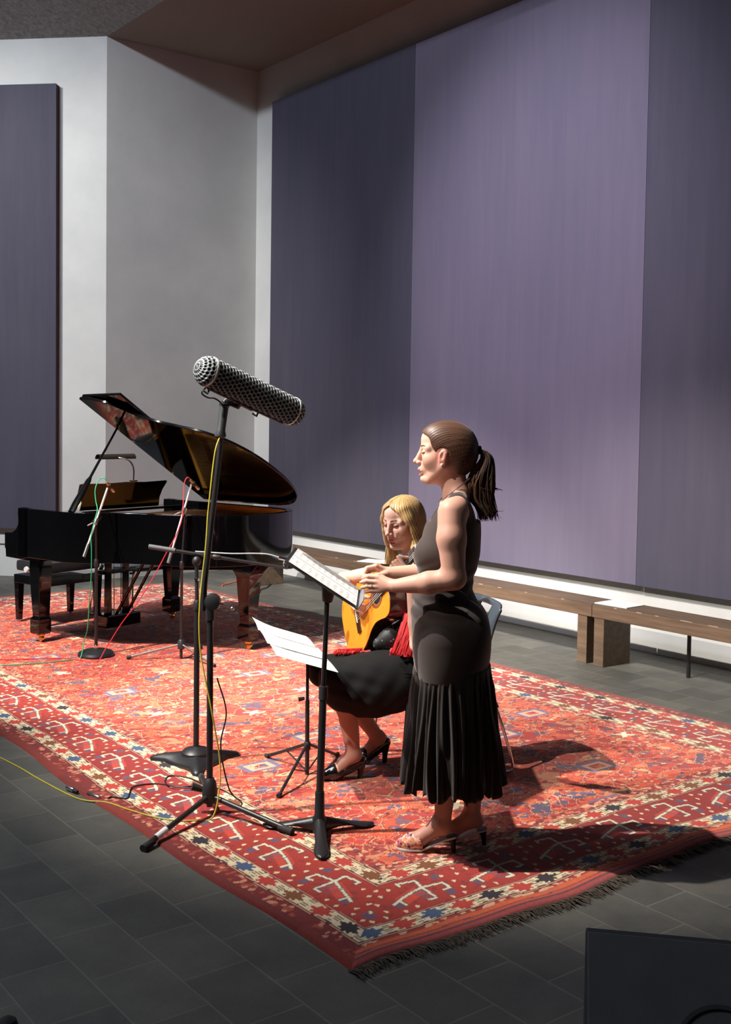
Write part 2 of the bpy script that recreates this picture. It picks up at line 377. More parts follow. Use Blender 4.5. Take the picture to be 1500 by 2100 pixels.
RW, RL = 3.50, 7.70
def rug_colour(x, y):
    n = x.size
    dx = np.minimum(x, RW - x); dy = np.minimum(y, RL - y)
    end = dy < dx                                   # on the fringed ends the border runs along x
    d = np.minimum(dx, dy); s_ = np.where(end, x, y); side = np.where(end, np.where(y < RL / 2, 0, 1), np.where(x < RW / 2, 2, 3))
    wob = 0.004 * np.sin(s_ * 9 + side) + 0.003 * np.sin(s_ * 23 + 2 * side); d = d + wob * (d > 0.03) * np.clip((d - 0.03) / 0.05, 0, 1)
    # field
    f1, ha, hb, b1 = cells(x + 0.02 * np.sin(y * 31), y + 0.03 * np.sin(x * 17), 0.15, 0.11, 1)
    col = pick(ha, [(0.32, (184, 60, 42)), (0.24, (194, 76, 50)), (0.20, (166, 50, 40)), (0.12, (198, 92, 58)), (0.05, (150, 58, 54)), (0.02, (110, 84, 98)), (0.03, (188, 122, 92)), (0.02, (86, 74, 96))])
    f2, hc, hd, b2 = cells(x, y, 0.062, 0.05, 2)
    inner = pick(hc, [(0.38, (194, 80, 52)), (0.32, (160, 48, 40)), (0.08, (112, 78, 92)), (0.10, (198, 128, 90)), (0.06, (92, 80, 104)), (0.06, (204, 160, 120))])
    m = hd < 0.42; col[m] = inner[m]
    f3, he, hf, b3 = cells(x, y, 0.022, 0.016, 3)
    m = (hf < 0.16); col[m] = pick(he, [(0.35, (204, 112, 76)), (0.35, (112, 40, 38)), (0.15, (92, 82, 108)), (0.15, (212, 170, 130))])[m]
    m = (f1 < 0.05); col[m] = lin(206, 142, 108)
    m = (f1 > 0.05) & (f1 < 0.11); col[m] = lin(124, 46, 44)
    m = (f2 < 0.07) & (hb < 0.5) & (f1 > 0.1); col[m] = lin(206, 128, 96)
    m = (f2 < 0.06) & (hb >= 0.5) & (f1 > 0.1); col[m] = lin(128, 56, 58)
    # scattered ivory, blue framed medallions of the field
    cx = np.round(x / 0.46) * 0.46; cy = np.round((y + 0.23 * (np.round(x / 0.46) % 2)) / 0.62) * 0.62 - 0.23 * (np.round(x / 0.46) % 2)
    jx = (h1(cx * 7 + cy * 3, 5) - 0.5) * 0.2; jy = (h1(cx * 5 + cy * 11, 6) - 0.5) * 0.2
    r = np.maximum(np.abs(x - cx - jx) / 0.10, np.abs(y - cy - jy) / 0.065); hm = h1(cx * 3.3 + cy * 1.7, 7)
    m = (r < 1) & (r > 0.72) & (hm < 0.5); col[m] = lin(110, 98, 124)
    m = (r < 0.72) & (r > 0.4) & (hm < 0.5); col[m] = lin(214, 158, 130)
    m = (r < 0.55) & (hm > 0.75) & (np.abs(np.abs(x - cx - jx) - np.abs(y - cy - jy)) < 0.02); col[m] = lin(228, 204, 170)
    # speckled strip next to the inner guard
    m = (d < 0.60) & (f3 > 0.02); col[m] = pick(he, [(0.4, (150, 52, 46)), (0.2, (196, 110, 86)), (0.2, (106, 48, 50)), (0.2, (210, 160, 128))])[m]
    # main border
    M_ = (d > 0.205) & (d <= 0.445)
    red = np.where((h1(np.floor(s_ / 0.37), 3) < 0.5)[:, None], lin(142, 38, 34), lin(156, 46, 36))
    col[M_] = red[M_]
    m = M_ & (hf < 0.10); col[m] = lin(128, 46, 46)
    pitch = 0.37; k = np.floor(s_ / pitch); u = s_ - k * pitch; v = d - 0.205
    fill = M_ & (u > 0.06) & (u < 0.19) & (v > 0.05 + 0.35 * (u - 0.06)) & (v < 0.12 + 0.3 * (u - 0.06)); col[fill] = lin(190, 62, 44)
    blu = M_ & (((np.abs(u - 0.045) < 0.018) & (np.abs(v - 0.07) < 0.02)) | ((np.abs(u - 0.275) < 0.02) & (np.abs(v - 0.055) < 0.016)) | ((np.abs(u - 0.31) < 0.016) & (np.abs(v - 0.19) < 0.02))); col[blu] = lin(92, 74, 96)
    lines = [((0.03, 0.085), (0.065, 0.10)), ((0.065, 0.10), (0.21, 0.145)), ((0.21, 0.145), (0.195, 0.045)), ((0.195, 0.045), (0.165, 0.045)), ((0.065, 0.10), (0.065, 0.06)),
             ((0.21, 0.145), (0.30, 0.135)), ((0.30, 0.135), (0.295, 0.085)), ((0.295, 0.085), (0.265, 0.085)), ((0.21, 0.145), (0.225, 0.205)), ((0.225, 0.205), (0.15, 0.215)), ((0.15, 0.215), (0.145, 0.195))]
    dd = np.full(n, 9.0)
    for a, b in lines: dd = np.minimum(dd, seg_dist(u, v, a, b))
    m = M_ & (dd < 0.0105); col[m] = lin(86, 72, 78)
    m = M_ & (dd < 0.0062); col[m] = lin(214, 200, 170)
    comb = M_ & (u > 0.13) & (u < 0.20) & (v > 0.05) & (v < 0.13) & ((u * 90) % 1 < 0.4); col[comb] = lin(104, 78, 92)
    tri = np.full(n, False)
    for tu, tv in ((0.03, 0.02), (0.09, 0.025), (0.34, 0.06), (0.345, 0.12), (0.335, 0.18), (0.03, 0.165), (0.09, 0.19), (0.25, 0.02), (0.31, 0.022), (0.05, 0.215), (0.295, 0.225)):
        tri |= (np.abs(u - tu) + np.abs(v - tv) * 0.9 < 0.0115) & (u > tu - 0.006)
    col[M_ & tri] = lin(216, 196, 158)
    # guards with stars
    for lo, hi, sd in ((0.12, 0.19, 1), (0.46, 0.53, 2)):
        G = (d > lo) & (d <= hi); pit = np.where(end, 0.138, 0.165); k = np.floor(s_ / pit + 0.1 * sd); u = (s_ / pit + 0.1 * sd - k - 0.5) * pit; v = d - (lo + hi) / 2
        col[G] = lin(214, 196, 160)
        m = G & (np.abs(np.abs(u) - 0.5 * pit) < 0.020) & (((v + 0.035) * 75) % 1 < 0.34); col[m] = lin(96, 70, 62)
        th = np.arctan2(v * 1.15, u); rr = np.hypot(u, v * 1.15)
        star = G & (rr < 0.043 + 0.010 * np.cos(th * 8) + 0.006 * np.cos(4 * th))
        hk = h1(k, side * 3.1 + sd)
        alt = (k % 2 == 0)
        sc = pick(hk, [(0.34, (44, 34, 42)), (0.36, (66, 82, 112)), (0.30, (120, 70, 40))]); sc[alt] = lin(176, 56, 46)
        col[star] = sc[star]
    for lo, hi, c in ((0.104, 0.110, (70, 34, 32)), (0.110, 0.115, (206, 150, 120)), (0.115, 0.120, (92, 40, 38)), (0.19, 0.194, (84, 38, 40)), (0.194, 0.200, (196, 120, 100)), (0.200, 0.205, (110, 40, 44)),
                      (0.445, 0.449, (92, 40, 44)), (0.449, 0.455, (200, 128, 106)), (0.455, 0.46, (84, 38, 40)), (0.53, 0.535, (80, 38, 38)), (0.535, 0.541, (210, 160, 128)), (0.541, 0.546, (100, 44, 42))):
        col[(d > lo) & (d <= hi)] = lin(*c)
    # outer band: small worn flecks along the long sides, striped flat weave on the ends
    O_ = d <= 0.104
    base = np.where((hf < 0.25)[:, None], lin(160, 70, 54), lin(118, 38, 36)); base = np.where((he < 0.12)[:, None], lin(196, 132, 106), base)
    plain = np.where((h1(np.floor(s_ * 3), 9) < 0.5)[:, None], lin(112, 40, 36), lin(124, 46, 38))
    long_ = np.where((d > 0.045)[:, None], base, plain)
    q = d / 0.104
    st = np.zeros((n, 3)); st[:] = lin(186, 78, 52)
    st[(q < 0.28)] = lin(158, 70, 66); st[(q > 0.28) & (q < 0.36)] = lin(96, 54, 66); st[(q > 0.52) & (q < 0.58)] = lin(108, 60, 70); st[(q > 0.58) & (q < 0.8)] = lin(198, 92, 56)
    st[(q > 0.84)] = np.where((he < 0.35)[:, None], lin(206, 160, 128), lin(150, 48, 42))[q > 0.84]
    col[O_] = np.where(end[:, None], st, long_)[O_]
    col *= (0.86 + 0.28 * RNG.random((n, 1))) 
    return col

def make_rug():
    xs = np.linspace(0, RW, 600)
    ys = np.concatenate([np.arange(0, 3.2, 0.0052), np.arange(3.2, 5.2, 0.008), np.linspace(5.2, RL, 210)])
    nx, ny = len(xs), len(ys)
    X, Y = np.meshgrid(xs, ys, indexing='ij'); x = X.ravel(); y = Y.ravel()
    col = rug_colour(x, y)
    e = np.minimum(np.minimum(x, RW - x), np.minimum(y, RL - y))
    z = 0.009 * np.clip(e / 0.012, 0, 1) ** 0.5 + 0.0008
    z += 0.004 * np.exp(-y / 0.12) * (1 + np.sin(x * 13) * np.sin(x * 5.1 + 1)) * np.clip(e / 0.03, 0, 1)
    wx = 2.035 + x + 0.012 * np.sin(y * 2.1 + 1) * np.exp(-x / 0.8) + 0.01 * np.sin(y * 5) * np.exp(-x / 0.3)
    wy = 2.70 + y + (0.016 * np.sin(x * 4.3 + 0.6) + 0.008 * np.sin(x * 11)) * np.exp(-y / 0.35)
    v = np.stack([wx, wy, z], 1).astype(np.float32)
    idx = np.arange(nx * ny).reshape(nx, ny)
    f = np.stack([idx[:-1, :-1], idx[1:, :-1], idx[1:, 1:], idx[:-1, 1:]], -1).reshape(-1, 4)
    me = bpy.data.meshes.new('rug')
    me.vertices.add(len(v)); me.vertices.foreach_set('co', v.ravel())
    me.loops.add(f.size); me.loops.foreach_set('vertex_index', f.ravel().astype(np.int32))
    me.polygons.add(len(f)); me.polygons.foreach_set('loop_start', np.arange(0, f.size, 4, dtype=np.int32))
    me.update(); me.polygons.foreach_set('use_smooth', np.ones(len(f), bool))
    a = me.color_attributes.new('col', 'FLOAT_COLOR', 'POINT')
    a.data.foreach_set('color', np.concatenate([col, np.ones((len(col), 1))], 1).astype(np.float32).ravel())
    me.materials.append(M_attr('woven_rug_pile', 0.95, 0.25, 0.5, 500, 0.1))
    ob = bpy.data.objects.new('rug', me); COL.objects.link(ob)
    tag(ob, 'large red hand-woven rug with cream star borders under the piano and the performers', 'rug')
    fr = MB()
    for i in range(1500):
        xx = random.random() * RW; wy0 = 2.70 + 0.016 * math.sin(xx * 4.3 + 0.6) + 0.008 * math.sin(xx * 11)
        ln = 0.035 + 0.05 * random.random(); sx = (random.random() - 0.5) * 0.05; wd = 0.0022 + 0.002 * random.random(); x0 = 2.035 + xx; zz = 0.004 + 0.012 * random.random()
        p = [(x0 - wd, wy0 + 0.01, 0.004), (x0 + wd, wy0 + 0.01, 0.004), (x0 + sx * .5 + wd, wy0 - ln * .5, zz), (x0 + sx * .5 - wd, wy0 - ln * .5, zz), (x0 + sx, wy0 - ln, 0.002)]
        fr.add(p, [(0, 1, 2, 3), (3, 2, 4)])
    fo = fr.build('fringe', M('dark_wool_fringe', S(74, 64, 54), 0.95, var=0.5, vscale=60), ob); fo['kind'] = 'stuff'; fo['label'] = 'short frayed dark fringe'
make_rug()
# ================================================================ grand piano  (x: keyboard -> tail, y: treble -> bass)
PO = Vector((3.006, 8.255, 0.0)); PROT = math.atan2(-0.9656, 0.26)
GOLD = M('gold_painted_iron', S(196, 138, 52), 0.35, 0.6, var=0.1)
SPRUCE = M('spruce_soundboard', S(212, 150, 74), 0.45, var=0.12, vscale=12, stretch=(0.6, 8, 1))
MAPLE = M('honey_maple_veneer', S(214, 146, 70), 0.3, var=0.15, vscale=8, stretch=(1, 1, 6))
COPPER = M('copper_wound_wire', (0.72, 0.34, 0.16, 1), 0.3, 1.0)
FELT = M('red_felt', S(120, 26, 30), 0.95)
RIM = [(0, 0), (0.30, 0), (0.55, 0.0)] + [tuple(p[:2]) for p in spline([(0.55, 0.0, 0), (0.70, 0.07, 0), (0.83, 0.20, 0), (1.0, 0.31, 0), (1.17, 0.37, 0), (1.35, 0.44, 0), (1.50, 0.55, 0), (1.61, 0.72, 0), (1.66, 0.92, 0), (1.66, 1.12, 0), (1.60, 1.31, 0), (1.48, 1.44, 0), (1.32, 1.50, 0), (1.1, 1.52, 0)], 5)][1:] + [(0.6, 1.52), (0, 1.52)]
def offset_path(path, d):
    out = []; n = len(path)
    for i in range(n):
        a = Vector(path[max(i - 1, 0)]); b = Vector(path[min(i + 1, n - 1)]); t = (b - a).normalized()
        out.append((path[i][0] - t.y * d, path[i][1] + t.x * d))
    return out
def wall_strip(mb, out, inn, z0, z1):
    n = len(out)
    v = [(x, y, z0) for x, y in out] + [(x, y, z1) for x, y in out] + [(x, y, z0) for x, y in inn] + [(x, y, z1) for x, y in inn]
    f = []
    for i in range(n - 1):
        f += [(i, i + 1, n + i + 1, n + i), (2 * n + i + 1, 2 * n + i, 3 * n + i, 3 * n + i + 1), (n + i, n + i + 1, 3 * n + i + 1, 3 * n + i), (i + 1, i, 2 * n + i, 2 * n + i + 1)]
    f += [(0, n, 3 * n, 2 * n), (n - 1, 3 * n - 1, 4 * n - 1, 2 * n - 1)]
    mb.add(v, f)
def make_piano():
    t = thing('grand_piano', 'black glossy grand piano with its lid propped open on the red rug', 'piano', PO, PROT)
    mb = MB(); wall_strip(mb, RIM, offset_path(RIM, 0.05), 0.66, 1.03); mb.build('rim', LACQUER, t, bevel=0.004)
    mb = MB(); wall_strip(mb, offset_path(RIM, 0.0505)[2:-1], offset_path(RIM, 0.058)[2:-1], 0.90, 1.022); mb.build('inner_rim', MAPLE, t)
    inn = offset_path(RIM, 0.054)
    MB().prism([(max(x, 0.36), y) for x, y in inn], (0, 0, 0.02), origin=(0, 0, 0.88)).build('soundboard', SPRUCE, t, smooth=0)
    MB().prism([(max(x, 0.12), y) for x, y in inn], (0, 0, 0.02), origin=(0, 0, 0.66)).build('bottom_board', LACQUER, t, smooth=0)
    # cast plate: an outer band plus spreading struts
    mb = MB(); wall_strip(mb, offset_path(RIM, 0.056)[3:-1], offset_path(RIM, 0.16)[3:-1], 0.902, 0.93)
    mb.prism([(0.36, 0.05), (0.52, 0.05), (0.56, 1.46), (0.36, 1.46)], (0, 0, 0.05), origin=(0, 0, 0.90))
    for (a, b) in (((0.5, 0.30), (1.15, 0.56)), ((0.5, 0.62), (1.5, 0.82)), ((0.5, 0.95), (1.56, 1.1)), ((0.5, 1.22), (1.4, 1.38))):
        d = Vector((b[0] - a[0], b[1] - a[1], 0)).normalized(); q = Vector((-d.y, d.x, 0)) * 0.018
        p = [Vector((a[0], a[1], 0)) - q, Vector((b[0], b[1], 0)) - q, Vector((b[0], b[1], 0)) + q, Vector((a[0], a[1], 0)) + q]
        mb.prism([(v.x, v.y) for v in p], (0, 0, 0.055), origin=(0, 0, 0.902))
    mb.build('iron_plate', GOLD, t, smooth=30)
    st = MB()
    for i in range(64):
        u = i / 63; y0 = 0.10 + 1.32 * u
        xe = 0.78 + 0.78 * u ** 0.8 if u < 0.75 else 1.50 - 0.3 * (u - 0.75)
        st.tube([(0.42, y0, 0.965), (xe, y0 * 0.93 + 0.1 + 0.04 * (1 - u), 0.958)], 0.0022 if u < .6 else 0.0034, 5, cap=False)
    o = st.build('strings', COPPER, t); o['kind'] = 'stuff'
    # cheeks, keybed, key slip, fallboard
    prof = [(0.0, 1.03), (-0.004, 0.985), (0.004, 0.94), (-0.002, 0.90), (-0.03, 0.865), (-0.075, 0.838), (-0.165, 0.832), (-0.170, 0.825), (-0.170, 0.715), (-0.160, 0.708), (-0.155, 0.645), (0.04, 0.64), (0.12, 0.66), (0.12, 1.03)]
    for y in (0.0, 1.462):
        MB().prism(prof, (0, 0.058, 0), origin=(0, y, 0), ux=(1, 0, 0), uy=(0, 0, 1)).build('cheek', LACQUER, t, smooth=25, bevel=0.003)
    MB().box((0.0, 0.76, 0.675), (0.30, 1.404, 0.07), bev=0.004).build('keybed', LACQUER, t, smooth=0)
    MB().box((-0.15, 0.76, 0.745), (0.02, 1.404, 0.07), bev=0.004).build('key_slip', LACQUER, t, smooth=0)
    MB().prism([(-0.135, 0.755), (-0.135, 0.775), (0.02, 0.80), (0.08, 0.86), (0.10, 0.86), (0.04, 0.755)], (0, 1.404, 0), origin=(0, 0.058, 0), ux=(1, 0, 0), uy=(0, 0, 1)).build('fallboard', LACQUER, t, smooth=0, bevel=0.004)
    MB().box((0.20, 0.76, 0.985), (0.16, 1.42, 0.02), bev=0.003).build('music_shelf', LACQUER, t, smooth=0)
    # music desk leaning back, flared ends
    ml = [(-0.40, 0), (0.40, 0), (0.39, 0.06), (0.405, 0.11), (0.435, 0.155), (0.43, 0.17), (0.2, 0.165), (0, 0.17), (-0.2, 0.165), (-0.43, 0.17), (-0.435, 0.155), (-0.405, 0.11), (-0.39, 0.06)]
    ml = [(x, y * 1.30) for x, y in ml]
    MB().prism(ml, (0.014, 0, 0.004), origin=(0.24, 0.78, 0.997), ux=(0, 1, 0), uy=Vector((0.30, 0, 1)).normalized()).build('music_desk', LACQUER, t, smooth=20, bevel=0.003)
    # lid
    th = math.radians(32); c, s_ = math.cos(th), math.sin(th); hz = 1.038
    uy = Vector((0, -c, s_)); nn = Vector((0, s_, c)); og = Vector((0, 1.525, hz))
    out = [(x, 1.525 - y) for x, y in offset_path(RIM, -0.016)]
    body = [(0.44, 1.54)] + [(x, r) for x, r in out if x > 0.46 and r > 0.004] + [(1.2, 0.0), (0.44, 0.0)]
    lid = MB().prism(body, nn * 0.022, origin=og, ux=(1, 0, 0), uy=uy).build('lid', LACQUER, t, smooth=25, bevel=0.004)
    # front flap folded back on top of the main lid
    tilt = 0.03
    MB().prism([(0.0, 0.012), (0.42, 0.012), (0.42, 1.535), (0.0, 1.535)], (nn * 0.022), origin=og + Vector((0.45, 0, 0)) + nn * 0.026, ux=Vector((1, 0, 0)) * math.cos(tilt) + nn * math.sin(tilt), uy=uy).build('lid_flap', LACQUER, t, smooth=0, bevel=0.004)
    h = MB()
    for yy in (0.30, 1.25): h.box((0, 0, 0), (0.02, 0.06, 0.006), R=Matrix((Vector((1, 0, 0)), uy, nn)).transposed()) ; h.v[-8:] = [tuple(Vector(q) + og + Vector((0.44, 0, 0)) + uy * yy + nn * 0.025) for q in h.v[-8:]]
    # prop stick from the treble rim up to the cup under the lid
    tip = og + Vector((0.50, 0, 0)) + uy * 1.16 - nn * 0.002; foot = Vector((0.60, 0.03, 1.03)); d = tip - foot
    MB().tube([foot, foot + d * 0.10, foot + d * 0.36, foot + d * 0.40, tip], [0.030, 0.034, 0.024, 0.013, 0.010], 12, flat=0.55).build('lid_prop', LACQUER, t)
    MB().lathe([(0.016, 0), (0.016, 0.012)], tip - nn * 0.008, nn, 14).build('prop_cup', BRASS, t)
    # legs with casters
    def leg(x, y, flare=False):
        mb = MB(); sec = [(0.058, 0.64), (0.060, 0.58), (0.052, 0.38), (0.042, 0.205)]
        if flare: sec = [(0.16, 0.66), (0.125, 0.625), (0.085, 0.59), (0.066, 0.55), (0.056, 0.38), (0.044, 0.205)]
        def ring(w, wy, z): return [(x - w, y - wy, z), (x + w, y - wy, z), (x + w, y + wy, z), (x - w, y + wy, z)]
        v = []
        for w, z in sec: v += ring(w, min(w, 0.075), z)
        sec2 = [(0.050, 0.195), (0.056, 0.185), (0.056, 0.085), (0.048, 0.072)]
        for w, z in sec2: v += ring(w, w, z)
        m = len(v) // 4; f = [(0, 1, 2, 3), tuple(4 * (m - 1) + k for k in (3, 2, 1, 0))]
        for i in range(m - 1):
            for k in range(4): f.append((4 * i + k, 4 * i + 4 + k, 4 * i + 4 + (k + 1) % 4, 4 * i + (k + 1) % 4))
        lg = mb.add(v, f).build('leg', LACQUER, t, smooth=25, bevel=0.003)
        cs = MB(); cs.lathe([(0.030, 0.056), (0.034, 0.072)], (x, y, 0), (0, 0, 1), 16); cs.lathe([(0.012, -0.014), (0.024, -0.010), (0.0265, 0), (0.024, 0.010), (0.012, 0.014)], (x + 0.010, y, 0.0365), (0, 1, 0), 18)
        cs.build('caster', BRASS, lg)
        return lg
    leg(0.13, 0.11); leg(0.13, 1.44); leg(1.50, 0.95, True)
    for x, y, dx, dy, z in ((0.13, 0.11, 0.2, 0.18, 0.65), (0.13, 1.44, 0.2, 0.15, 0.65)):
        MB().box((x, y, z), (dx, dy, 0.03), bev=0.004).build('leg_block', LACQUER, t, smooth=0)
    for (a, b) in (((1.10, 0.55), (1.5, 0.95)), ((0.95, 0.75), (1.52, 0.95)), ((0.5, 0.76), (1.45, 0.9))):
        d = Vector((b[0] - a[0], b[1] - a[1], 0)); q = Vector((-d.y, d.x, 0)).normalized() * 0.05; A_ = Vector((a[0], a[1], 0)); B_ = Vector((b[0], b[1], 0))
        MB().prism([(v.x, v.y) for v in (A_ - q, B_ - q, B_ + q, A_ + q)], (0, 0, 0.05), origin=(0, 0, 0.61)).build('beam', LACQUER, t, smooth=0, bevel=0.003)
    # pedal lyre
    for y in (0.665, 0.845):
        MB().tube([(0.24, y, 0.64), (0.24, y, 0.5), (0.24, y, 0.16)], [0.042, 0.036, 0.040], 4).build('lyre_post', LACQUER, t, smooth=0)
    MB().box((0.24, 0.76, 0.115), (0.17, 0.34, 0.10), bev=0.012).build('lyre_box', LACQUER, t, smooth=0)
    MB().box((0.24, 0.755, 0.50), (0.05, 0.36, 0.035), bev=0.006).build('lyre_crossbar', LACQUER, t, smooth=0)
    for y in (0.69, 0.76, 0.83):
        p = MB().tube([(0.2, y, 0.085), (0.10, y, 0.082), (0.04, y, 0.07)], [0.010, 0.013, 0.018], 10, flat=0.4).build('pedal', BRASS, t)
        MB().tube([(0.20, y, 0.16), (0.20, y, 0.63)], 0.004, 6).build('pedal_rod', BRASS, t)
    for y in (0.69, 0.80):
        MB().tube([(0.30, y, 0.15), (0.63, y + 0.02, 0.63)], 0.012, 8).build('lyre_brace', LACQUER, t)
    return t
make_piano()
PM = Matrix.Translation(PO) @ Matrix.Rotation(PROT, 4, 'Z')
def at_piano(x, y, z): return PM @ Vector((x, y, z))

# score standing on the desk and the lamp clipped above it
sc = thing('music_score', 'dark open music score standing on the piano desk', 'sheet music', at_piano(0.345, 0.55, 1.07), PROT)
ur = Vector((0.32, 0, 1)).normalized()
for k, (ya, sg) in enumerate(((-0.27, 1), (0.0, 1))):
    MB().prism([(0.0, 0), (0.27, 0), (0.27, 0.145), (0.0, 0.15)], (-0.006, 0, 0), origin=(-0.012, ya, 0), ux=(0, 1, 0), uy=ur).build('cover', M('dark_book_cover', S(42, 30, 28), 0.6), sc, smooth=0)
lamp = thing('piano_lamp', 'brass gooseneck lamp with long dark shade above the piano desk', 'lamp', at_piano(0.335, 0.84, 1.213), PROT)
MB().box((0, 0, 0.006), (0.04, 0.05, 0.012), bev=0.003).build('clip', BRASS, lamp, smooth=0)
MB().tube(spline([(0, 0, 0.01), (0.0, 0, 0.10), (-0.02, -0.02, 0.16), (-0.07, -0.06, 0.185), (-0.11, -0.09, 0.188)], 6), 0.006, 8).build('gooseneck', CHROME, lamp)
prof = [(0.034 * math.cos(a), 0.034 * math.sin(a)) for a in np.linspace(-0.2, PI + 0.2, 12)] + [(0.030 * math.cos(a), 0.030 * math.sin(a)) for a in np.linspace(PI + 0.2, -0.2, 12)]
MB().prism(prof, (0, 0.36, 0), origin=(-0.12, -0.26, 0.185), ux=(1, 0, 0), uy=(0, 0, 1)).build('lamp_shade', M('bronze_lamp_shade', S(50, 44, 38), 0.4, 0.4), lamp)

# ---------------------------------------------------------------- adjustable piano bench
def make_bench():
    p = at_piano(-0.515, 0.76, 0.0098)
    t = thing('piano_bench', 'black lacquered piano bench with padded seat at the keyboard', 'bench', p, PROT)
    for x in (-0.18, 0.18):
        for y in (-0.26, 0.26):
            v = MB(); v.add([(x + sx * w, y + sy * w, z) for z, w in ((0.395, 0.03), (0.02, 0.019)) for sx, sy in ((-1, -1), (1, -1), (1, 1), (-1, 1))], [(0, 1, 2, 3), (7, 6, 5, 4)] + [(k, k + 4, (k + 1) % 4 + 4, (k + 1) % 4) for k in range(4)])
            lg = v.build('leg', LACQUER, t, smooth=0)
            MB().lathe([(0.012, 0.0), (0.013, 0.02)], (x, y, 0), n=12).build('foot_glide', STEEL, lg)
    MB().box((0, 0, 0.365), (0.42, 0.58, 0.07), bev=0.005).build('apron', LACQUER, t, smooth=0)
    MB().box((0, 0, 0.475), (0.40, 0.56, 0.09), bev=0.03).build('seat_pad', M('black_leather', (0.015, 0.015, 0.017, 1), 0.45, bump=0.3, bscale=120), t, smooth=60)
    MB().lathe([(0.008, -0.02), (0.008, 0), (0.022, 0.002), (0.026, 0.012), (0.022, 0.024)], (-0.02, -0.29, 0.455), (0, -1, 0), 18).build('adjusting_knob', M('polished_knob', (.9, .9, .9, 1), .3, .5), t)
make_bench()

# ---------------------------------------------------------------- moulded stacking chairs
CHAIR_PLASTIC = M('slate_grey_plastic', S(70, 78, 88), 0.32, var=0.04, spec=0.6)
def make_chair(loc, facing, label):
    t = thing('stacking_chair', label, 'chair', loc, math.atan2(facing[1], facing[0]), group='slate grey stacking chairs')
    prof = spline([(0.24, 0.425, 0), (0.21, 0.448, 0), (0.05, 0.44, 0), (-0.10, 0.435, 0), (-0.175, 0.455, 0), (-0.205, 0.52, 0), (-0.235, 0.65, 0), (-0.27, 0.76, 0), (-0.31, 0.835, 0)], 5)
    nU = 20; m = len(prof); v = []; f = []
    for i, p in enumerate(prof):
        q = i / (m - 1); hw = 0.215 + 0.012 * math.sin(PI * q) if q < 0.5 else 0.222 - 0.045 * math.exp(-((q - 0.60) / 0.10) ** 2) + 0.10 * max(0, q - 0.72)
        for k in range(nU + 1):
            u = k / nU * 2 - 1
            cup = 0.03 * u * u * (1 if q < 0.5 else 0) ; wrap = 0.05 * u * u * max(0, (q - 0.45))
            rnd = -0.03 * abs(u) ** 6 if i == m - 1 else 0
            v.append((p.x + wrap * 1.6, u * hw, p.y + cup * 0.4 + rnd))
    for i in range(m - 1):
        for k in range(nU):
            u = (k + 0.5) / nU * 2 - 1; q = (i + 0.5) / (m - 1)
            if abs(u) < 0.30 and 0.885 < q < 0.955: continue
            f.append((i * (nU + 1) + k, i * (nU + 1) + k + 1, (i + 1) * (nU + 1) + k + 1, (i + 1) * (nU + 1) + k))
    sh = MB().add(v, f).build('seat_shell', CHAIR_PLASTIC, t, smooth=60)
    sm = sh.modifiers.new('thickness', 'SOLIDIFY'); sm.thickness = 0.012; sm.offset = -1
    for sy in (-1, 1):
        MB().tube(spline([(0.20, sy * 0.20, 0.0075), (0.23, sy * 0.235, 0.012), (0.225, sy * 0.235, 0.06), (0.20, sy * 0.21, 0.30), (0.185, sy * 0.19, 0.40)], 6), 0.0075, 10).build('front_leg', CHROME, t)
        MB().tube(spline([(-0.235, sy * 0.20, 0.0075), (-0.335, sy * 0.215, 0.008), (-0.355, sy * 0.215, 0.03), (-0.335, sy * 0.215, 0.12), (-0.27, sy * 0.20, 0.32), (-0.235, sy * 0.19, 0.40)], 6), 0.0075, 10).build('rear_leg', CHROME, t)
        MB().tube([(0.185, sy * 0.19, 0.405), (-0.17, sy * 0.19, 0.405)], 0.009, 8).build('seat_rail', BLACK_PLASTIC, t)
        MB().tube([(-0.16, sy * 0.19, 0.43), (-0.20, sy * 0.195, 0.46), (-0.235, sy * 0.195, 0.395), (-0.27, sy * 0.20, 0.325)], [0.012, 0.016, 0.017, 0.013], 8).build('bracket', BLACK_PLASTIC, t)
    return t
make_chair((4.23, 8.77, 0.0098), (0.26, -0.9656, 0), 'slate grey plastic chair with chrome legs half hidden behind the piano')
GF = Vector((-0.9375, 0.3478, 0))
make_chair(Vector((3.62, 4.13, 0.0098)) + GF * 0.03, GF, 'slate grey plastic chair with chrome legs under the seated guitarist')
# ================================================================ microphone stands, microphones, cables
RT = 0.0098   # top of the rug
def nearer(p, k): return Vector((p[0] * k, p[1] * k, 1.72 + (p[2] - 1.72) * k))
def local(t, pts): return [Vector(p) - t.location for p in pts]
MIC_GOLD = M('champagne_microphone', S(176, 142, 104), 0.3, 0.9)
def small_mic(name, loc, d, label):
    t = thing(name, label, 'microphone', loc); d = Vector(d).normalized()
    MB().lathe([(0.009, -0.05), (0.0105, -0.046), (0.0105, 0.03), (0.012, 0.034), (0.012, 0.05), (0.008, 0.056)], (0, 0, 0), d, 16).build('body', MIC_GOLD, t)
    MB().lathe([(0.0123, 0.036), (0.0126, 0.038), (0.0126, 0.05), (0.0085, 0.0565)], (0, 0, 0), d, 16).build('grille', STEEL, t)
    MB().lathe([(0.0145, -0.018), (0.0155, -0.014), (0.0155, 0.008), (0.0145, 0.012)], (0, 0, 0), d, 16).build('clip', BLACK_PLASTIC, t)
    return t

BOOM = M('satin_chrome_boom', (0.86, 0.87, 0.88, 1), 0.32, 0.55, var=0.03)
